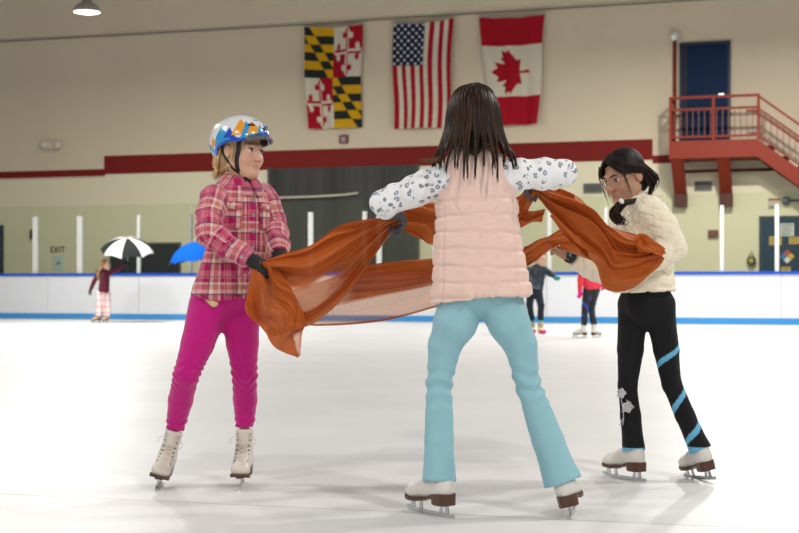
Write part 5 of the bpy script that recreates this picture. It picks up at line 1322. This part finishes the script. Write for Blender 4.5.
# gathered strand held in the bare hand
sheet([((549, 236), (553, 246), 5.545, 5.545, .003), ((563, 228), (569, 253), 5.51, 5.51, .010), ((580, 232), (590, 262), 5.46, 5.46, .013), ((600, 242), (606, 272), 5.41, 5.41, .013), ((622, 250), (622, 280), 5.37, 5.37, .010)], 90, 60, 3.0, 31, bow=.008)
sheet([((634, 236), (638, 252), 5.33, 5.31, .008), ((641, 233), (648, 252), 5.33, 5.30, .010), ((652, 237), (656, 254), 5.345, 5.32, .008), ((663, 246), (661, 257), 5.37, 5.35, .003)], 44, 34, 2.4, 37, bow=.012)
clo = mesh_obj('draped_cloth', np.concatenate(CV), np.concatenate(CF), rust, attrs={'puv': np.concatenate(CU)})
put(clo, 'long rust orange sheer cloth stretched between the three skaters', 'cloth')

# ================================================================== SMALL FIGURES FAR BEHIND
def far_kid(name_lbl, px, feet_y, J, look, parts):
    pass
def kid(label, d, px0, jp, head_c, yaw, pitch, hs, tone, cols, seed, hair=None, group=None):
    """small clothed figure: jp pixel joints at depth d (offset allowed as third value)"""
    g = lambda q: P(q[0], q[1], d + (q[2] if len(q) > 2 else 0))
    root = empty('person', (P(px0, 0, d)[0], d, 0), label, 'person', group)
    j = {k: g(v) for k, v in jp.items()}; hd = Head(g(head_c), head_frame(math.radians(yaw), math.radians(pitch)), hs)
    ff = np.array([math.sin(math.radians(jp['face'])), -math.cos(math.radians(jp['face'])), 0]) if not isinstance(j.get('face'), np.ndarray) else None
    return root, j, hd, ff
def make_kid(label, d, px0, J, body_yaw, head_c, yaw, pitch, tone, jacket, trouser, glove, shoe, hair_c, long_hair=False, k=1.0, jacket_len=.0, vcol_tr=None, tr_r=(.075, .055, .05), shoe_kind='skate', skates=()):
    g = lambda q: P(q[0], q[1], d + (q[2] if len(q) > 2 else 0))
    root = empty('person', (P(px0, 0, d)[0], d, 0), label, 'person'); j = {a: g(b) for a, b in J.items()}
    hd = Head(g(head_c), head_frame(math.radians(yaw), math.radians(pitch)), .93 * k)
    a = math.radians(body_yaw); f = np.array([math.sin(a), -math.cos(a), 0])
    neck = j['chest'] + np.array([0, 0, .12 * k])
    body = [Cap(hd.c + [0, 0, -.05], neck, .035 * k, .042 * k, .02), Cap(neck, j['chest'], .07 * k, .085 * k, .02, flat=(f, 1.4)), Cap(j['chest'], j['hip'], .085 * k, .09 * k, .02, flat=(f, 1.3))]
    for s in 'lr':
        body += [Cap(j['s' + s], j['e' + s], .028 * k, .024 * k), Cap(j['e' + s], j['w' + s], .024 * k, .02 * k), Cap(j['h' + s], j['k' + s], .045 * k, .026 * k), Cap(j['k' + s], j['a' + s], .026 * k, .02 * k)]
        dr = unit(j['w' + s] - j['e' + s]); body += hand_prims(j['w' + s], dr, f + .01, .9 * k, .5, 1 if s == 'l' else -1)
        body += [Cap(j['a' + s], j['a' + s] + np.array([0, 0, -.05]) + f * .05, .022, .02)]
    build_body(root, 'skin_far', hd, body, tone, (.5, .2, .17), h=.016, fine=.006)
    face_details(root, hd, (.04, .03, .02), (.06, .04, .02))
    jt = chain([neck + [0, 0, -.02], j['chest'], j['hip'] + [0, 0, -jacket_len]], [.085 * k, .125 * k, .140 * k], .03, flat=(f, 1.3), tag=1, end=True)
    for s in 'lr': jt += [Cap(neck + [0, 0, -.02], j['s' + s], .045 * k, .052 * k, .03, tag=1)] + chain([j['s' + s], j['e' + s], j['w' + s]], [.052 * k, .048 * k, .036 * k], .02, wr=(.003, 60, 0), end=True)
    V, Q = sculpt(jt, .011, smooth=1); V = V + normals(V, Q) * (hash_noise(V, 40) * .004)[:, None]; mesh_obj('jacket', V, Q, jacket, root)
    tr = [Cap(j['hip'] + [0, 0, .03], j['hip'] + [0, 0, -.06], .105 * k, .10 * k, .02, flat=(f, 1.2))]
    for s in 'lr': tr += chain([j['h' + s], j['k' + s], j['a' + s]], [x * k for x in tr_r], .02, end=True)
    V, Q = sculpt(tr, .010, smooth=1); V = V + normals(V, Q) * (hash_noise(V * [1, 1, .5], 35) * .004)[:, None]
    at_ = {'puv': np.stack([np.arctan2(V[:, 0] - j['hip'][0], -(V[:, 1] - j['hip'][1])) * .1, V[:, 2], V[:, 0]], 1)}
    if vcol_tr: at_['Col'] = vcol_tr(V, j)
    mesh_obj('trousers', V, Q, trouser, root, attrs=at_)
    if glove is not None:
        for s in 'lr':
            dr = unit(j['w' + s] - j['e' + s]); pr = [Cap(c.a, c.b, c.ra + .003, c.rb + .003, c.k) for c in hand_prims(j['w' + s], dr, f + .01, .9 * k, .5, 1 if s == 'l' else -1)] + [Cap(j['w' + s] - dr * .04, j['w' + s] + dr * .02, .029 * k, .027 * k)]
            V, Q = sculpt(pr, .006, smooth=1); mesh_obj('glove', V, Q, glove, root)
    for s, (fw, up) in zip('lr', skates):
        pos = j['a' + s].copy(); pos = pos + unit(np.array([*fw[:2], 0.])) * .062; pos[2] = 0
        if shoe_kind == 'skate': skate(root, pos, fw, up, .95, leather=shoe, laces=False)
        else:
            fw = unit(np.array([*fw[:2], 0.])); pr = [Cap(j['a' + s] + [0, 0, .03], [j['a' + s][0], j['a' + s][1], .07], .05, .045, .02), Cap([j['a' + s][0], j['a' + s][1], .055], np.array([j['a' + s][0], j['a' + s][1], .045]) + fw * .12, .05, .042, .02)]
            V, Q = sculpt(pr, .008, cuts=[((0, 0, .004), (0, 0, -1))]); z = V[:, 2]; C = np.tile([.62, .42, .03, 1.], (len(V), 1)); toe = (V - j['a' + s]) @ fw > .055
            C[z > .13] = (.05, .45, .40, 1); C[(z > .165) & (z < .19)] = (.7, .1, .35, 1); C[toe | (z < .03)] = (.75, .03, .22, 1); C[(z > .07) & (z < .095)] = (.72, .66, .60, 1)
            mesh_obj('boot_cover', V, Q, shoe, root, attrs={'Col': C})
    # hair
    paths = []; cc = []; rr = []
    for i in range(130):
        sd = -1 if i % 2 else 1; b = RNG.rand(); c = RNG.rand()
        p = [hd.w(sd * .004, .06 - .14 * c, .120 - 5 * (.05 - .13 * c) ** 2), hd.w(sd * .055, .03 - .10 * c, .095 - .02 * c), hd.w(sd * .080, .0 - .07 * c, .03), hd.w(sd * (.078 - .03 * c), -.03 - .06 * c, -.05)]
        if long_hair: p += [hd.w(sd * (.06 - .04 * c) + .03, -.09 - .05 * c, -.11), hd.w(sd * (.05 - .03 * b) + .06, -.135 - .05 * c, -.20), hd.w(sd * (.04 - .03 * b) + .07, -.150 - .05 * c, -.28 - .08 * b)]
        else: p += [hd.w(sd * (.055 - .03 * c), -.05 - .04 * c, -.095)]
        paths.append(bez(p, 14)); rr.append(.007 + .003 * long_hair); cc.append(hair_c[i % len(hair_c)])
    V, Q = sculpt([Ell(hd.w(0, -.022, .036), np.array([.076, .088, .086]) * k, hd.R, .02), Ell(hd.w(0, -.05, -.03), np.array([.062, .045, .06]) * k, hd.R, .02), Ell(hd.w(0, .085, -.03), np.array([.10, .07, .10]) * k, hd.R, .012, sub=True)], .010)
    strands('hair', paths, hair_mat('hair_far', .55), root, rr, extra=(V, Q, tuple(x * .7 for x in hair_c[0])), cols=cc)
    return root, j, hd
# girl with the striped umbrella
dM = 29.3
pl2 = mat('pink_check_trousers', (.7, .4, .4), .8)
w = NT(pl2); _, a_, b_ = w.puv(); fu = w.math('FRACT', w.math('DIVIDE', a_, .11)); fv = w.math('FRACT', w.math('DIVIDE', b_, .13))
s1 = w.ramp(fu, [(0, (.72, .62, .60)), (.45, (.62, .20, .20)), (.70, (.72, .62, .60))]); s2 = w.ramp(fv, [(0, (.74, .64, .62)), (.5, (.55, .15, .16)), (.72, (.74, .64, .62))]); w.l(w.mix(.5, s1, s2), w.b.inputs['Base Color'])
maroon = cloth_mat('maroon_knit', (.085, .010, .026), .85)
JM = dict(chest=(104.8, 277), hip=(103.5, 291), sl=(99.0, 272, .02), el=(93.5, 283, .02), wl=(90.5, 290, .0), sr=(109, 273, .05), er=(117, 269.5, .03), wr=(124, 264.5, 0),
          hl=(100, 294), kl=(99.5, 306), al=(98.5, 316), hr=(107, 294), kr=(107, 306), ar=(106.5, 316))
make_kid('person in maroon top and pink checked trousers holding up a striped umbrella', dM, 102, JM, 130, (105.5, 264.5), 80, 5, (.6, .38, .28), maroon, pl2, blk_tr if False else mat('black_glove', (.015, .012, .012), .8), mat('tan_skate', (.45, .30, .18), .5),
         [(.33, .20, .085), (.26, .15, .06)], True, 1.0, .03, tr_r=(.085, .078, .075), skates=(((-.6, -.6, 0), (0, 0, 1)), ((-.3, -.9, 0), (0, 0, 1))))
def umbrella(apex, ax, R, depth, cols, grip, label, seg=8):
    ax = unit(ax); root = empty('umbrella', grip, label, 'umbrella'); e1 = unit(np.cross(ax, [0, 1, 0])); e2 = np.cross(ax, e1)
    V = []; F = []; C = []; nr = 10; ms = [mat('canopy_panel', c, .85, spec=.1) for c in dict.fromkeys(cols)]; keys = list(dict.fromkeys(cols)); fm = []
    na = seg * 6
    for k in range(na):
        a = 2 * PI * k / na; u = (k % 6) / 6
        for i in range(nr + 1):
            t = i / nr; scal = 1 - .10 * math.sin(PI * u) * t; r = R * math.sin(t * 1.18) / math.sin(1.18) * (1 - .06 * math.sin(PI * u) * t); h = -depth * (1 - math.cos(t * 1.18)) / (1 - math.cos(1.18)) * scal
            V.append(apex + ax * h + r * (math.cos(a) * e1 + math.sin(a) * e2))
    for k in range(na):
        for i in range(nr):
            F.append((k * (nr + 1) + i, k * (nr + 1) + i + 1, ((k + 1) % na) * (nr + 1) + i + 1, ((k + 1) % na) * (nr + 1) + i)); fm.append(keys.index(cols[(k // 6) % len(cols)]))
    V = np.array(V); n = len(V); V2 = np.concatenate([V, V - ax * .006 + (apex - ax * depth - V) * .012]); F = F + [tuple(n + q for q in f[::-1]) for f in F]
    mesh_obj('canopy', V2, F, ms, root, fmat=fm + fm)
    rib = MB()
    for s in range(seg):
        a = 2 * PI * s / seg; d = math.cos(a) * e1 + math.sin(a) * e2
        rib.tube([apex + ax * (-depth * (1 - math.cos(t * 1.18)) / (1 - math.cos(1.18)) - .012) + d * R * math.sin(t * 1.18) / math.sin(1.18) for t in np.linspace(0.02, 1, 7)], .005, 5)
        rib.tube([apex - ax * depth * 1.1, apex + ax * (-depth * .30 - .012) + d * R * .52], .004, 5)
    rib.build('ribs', steel, root)
    MB().tube([apex + ax * .06, apex, grip - ax * .04], [.006, .009, .009], 8).build('shaft', steel, root, True)
    MB().tube([grip + ax * .06, grip - ax * .06, grip - ax * .10 + e1 * .03, grip - ax * .06 + e1 * .055], .015, 8).build('handle', blk, root, True)
    return root
bw = [(.70, .70, .70), (.022, .026, .026)]
gp = P(127, 263, dM)
apx = P(127, 238, dM - .12)
umbrella(apx, unit(np.array([.06, -.30, 1.0])), .56, .29, bw[::-1] * 4, P(127.5, 264, dM + .03), 'black and white striped umbrella held by the girl in maroon')
# blue umbrella and the child holding it, behind the helmeted girl
dB = 29.0
JB = dict(chest=(212, 276), hip=(209, 292), sl=(218, 271, 0), el=(221, 281, 0), wl=(220, 289, -.1), sr=(207, 272, 0), er=(204, 281, .05), wr=(204, 276, .1), hl=(210.5, 295), kl=(207, 307), al=(204, 317), hr=(206, 295), kr=(203, 307), ar=(200, 317))
make_kid('person almost hidden behind the helmeted girl, holding the blue umbrella', dB, 206, JB, -60, (214, 261), -60, 0, (.6, .38, .28), cloth_mat('navy_jacket', (.02, .03, .08)), cloth_mat('dark_trousers', (.02, .02, .025)), None, boot_white, [(.05, .03, .02), (.03, .02, .012)], k=.95,
         tr_r=(.06, .05, .04), skates=(((-.5, -.8, 0), (0, 0, 1)), ((-.5, -.8, 0), (0, 0, 1))))
umbrella(P(194.5, 242, dB + .1), unit(np.array([-.12, -.03, 1.0])), .58, .40, [(.004, .10, .52)], P(203, 274, dB + .1), 'plain blue umbrella poking out behind the helmeted girl')
# child in dark patterned jacket
dK = 22.6
camo = mat('dark_patterned_jacket', (.03, .045, .06), .8)
w = NT(camo); tc = w.n('TexCoord'); n1 = w.n('TexNoise'); n1.inputs['Scale'].default_value = 9; n1.inputs['Detail'].default_value = 3; w.l(tc.outputs['Object'], n1.inputs['Vector'])
w.l(w.ramp(n1.outputs['Fac'], [(0, (.018, .024, .035)), (.48, (.045, .065, .085)), (.58, (.11, .14, .16))]), w.b.inputs['Base Color'])
JK = dict(chest=(538, 274), hip=(535, 289), sl=(545, 270, 0), el=(551, 274, -.02), wl=(554.5, 276.5, -.04), sr=(530, 270, 0), er=(525, 280, .03), wr=(524, 288, 0), hl=(538, 292), kl=(541, 305, -.03), al=(540.5, 321), hr=(531, 292), kr=(529.5, 305, .05), ar=(532, 321, .1))
make_kid('person in dark patterned jacket and bright yellow boots, skating behind the pink vest', dK, 536, JK, 25, (541, 259), 30, -15, (.6, .38, .28), camo, cloth_mat('dark_navy_leggings', (.012, .018, .03)), cloth_mat('teal_glove', (.02, .24, .20)), mat('boot_cover_cloth', vcol='Col', rough=.7), [(.35, .22, .10), (.28, .16, .07)],
         tr_r=(.075, .058, .05), shoe_kind='cover', skates=(((.35, -.9, 0), (0, 0, 1)), ((.1, -.9, 0), (0, 0, 1))))
# child in coral jacket
dP = 20.9
def swirl(V, j):
    C = np.tile([.012, .011, .014, 1.], (len(V), 1)); q = (V[:, 2] * 5.2 + V[:, 0] * 6) % 1
    m = (np.abs(V[:, 0] - j['kl'][0]) < .085) & (V[:, 2] < j['kl'][2] + .16) & (V[:, 2] > j['kl'][2] - .12) & (q < .22); C[m] = (.02, .05, .50, 1); return C
JP = dict(chest=(590, 270), hip=(592, 288), sl=(582.5, 268, -.05), el=(580.5, 280, -.05), wl=(580, 291, -.08), sr=(598, 268, .05), er=(602, 277, .05), wr=(603, 283, 0), hl=(588, 290, -.03), kl=(585, 308, -.05), al=(584, 325), hr=(595, 290, .03), kr=(591, 308, .05), ar=(594, 325, .0))
make_kid('person in coral red jacket, magenta gloves and black leggings behind the cream sleeve', dP, 589, JP, 205, (589, 254), 215, 0, (.6, .38, .28), cloth_mat('coral_fleece', (.72, .045, .075), .8), mat('black_swirl_leggings', vcol='Col', rough=.75), cloth_mat('magenta_glove', (.72, .01, .22)), boot_white, [(.05, .03, .02), (.03, .018, .012)],
         jacket_len=.02, vcol_tr=swirl, tr_r=(.075, .056, .045), skates=(((-.75, .4, 0), (0, 0, 1)), ((.5, .55, 0), (0, 0, 1))))
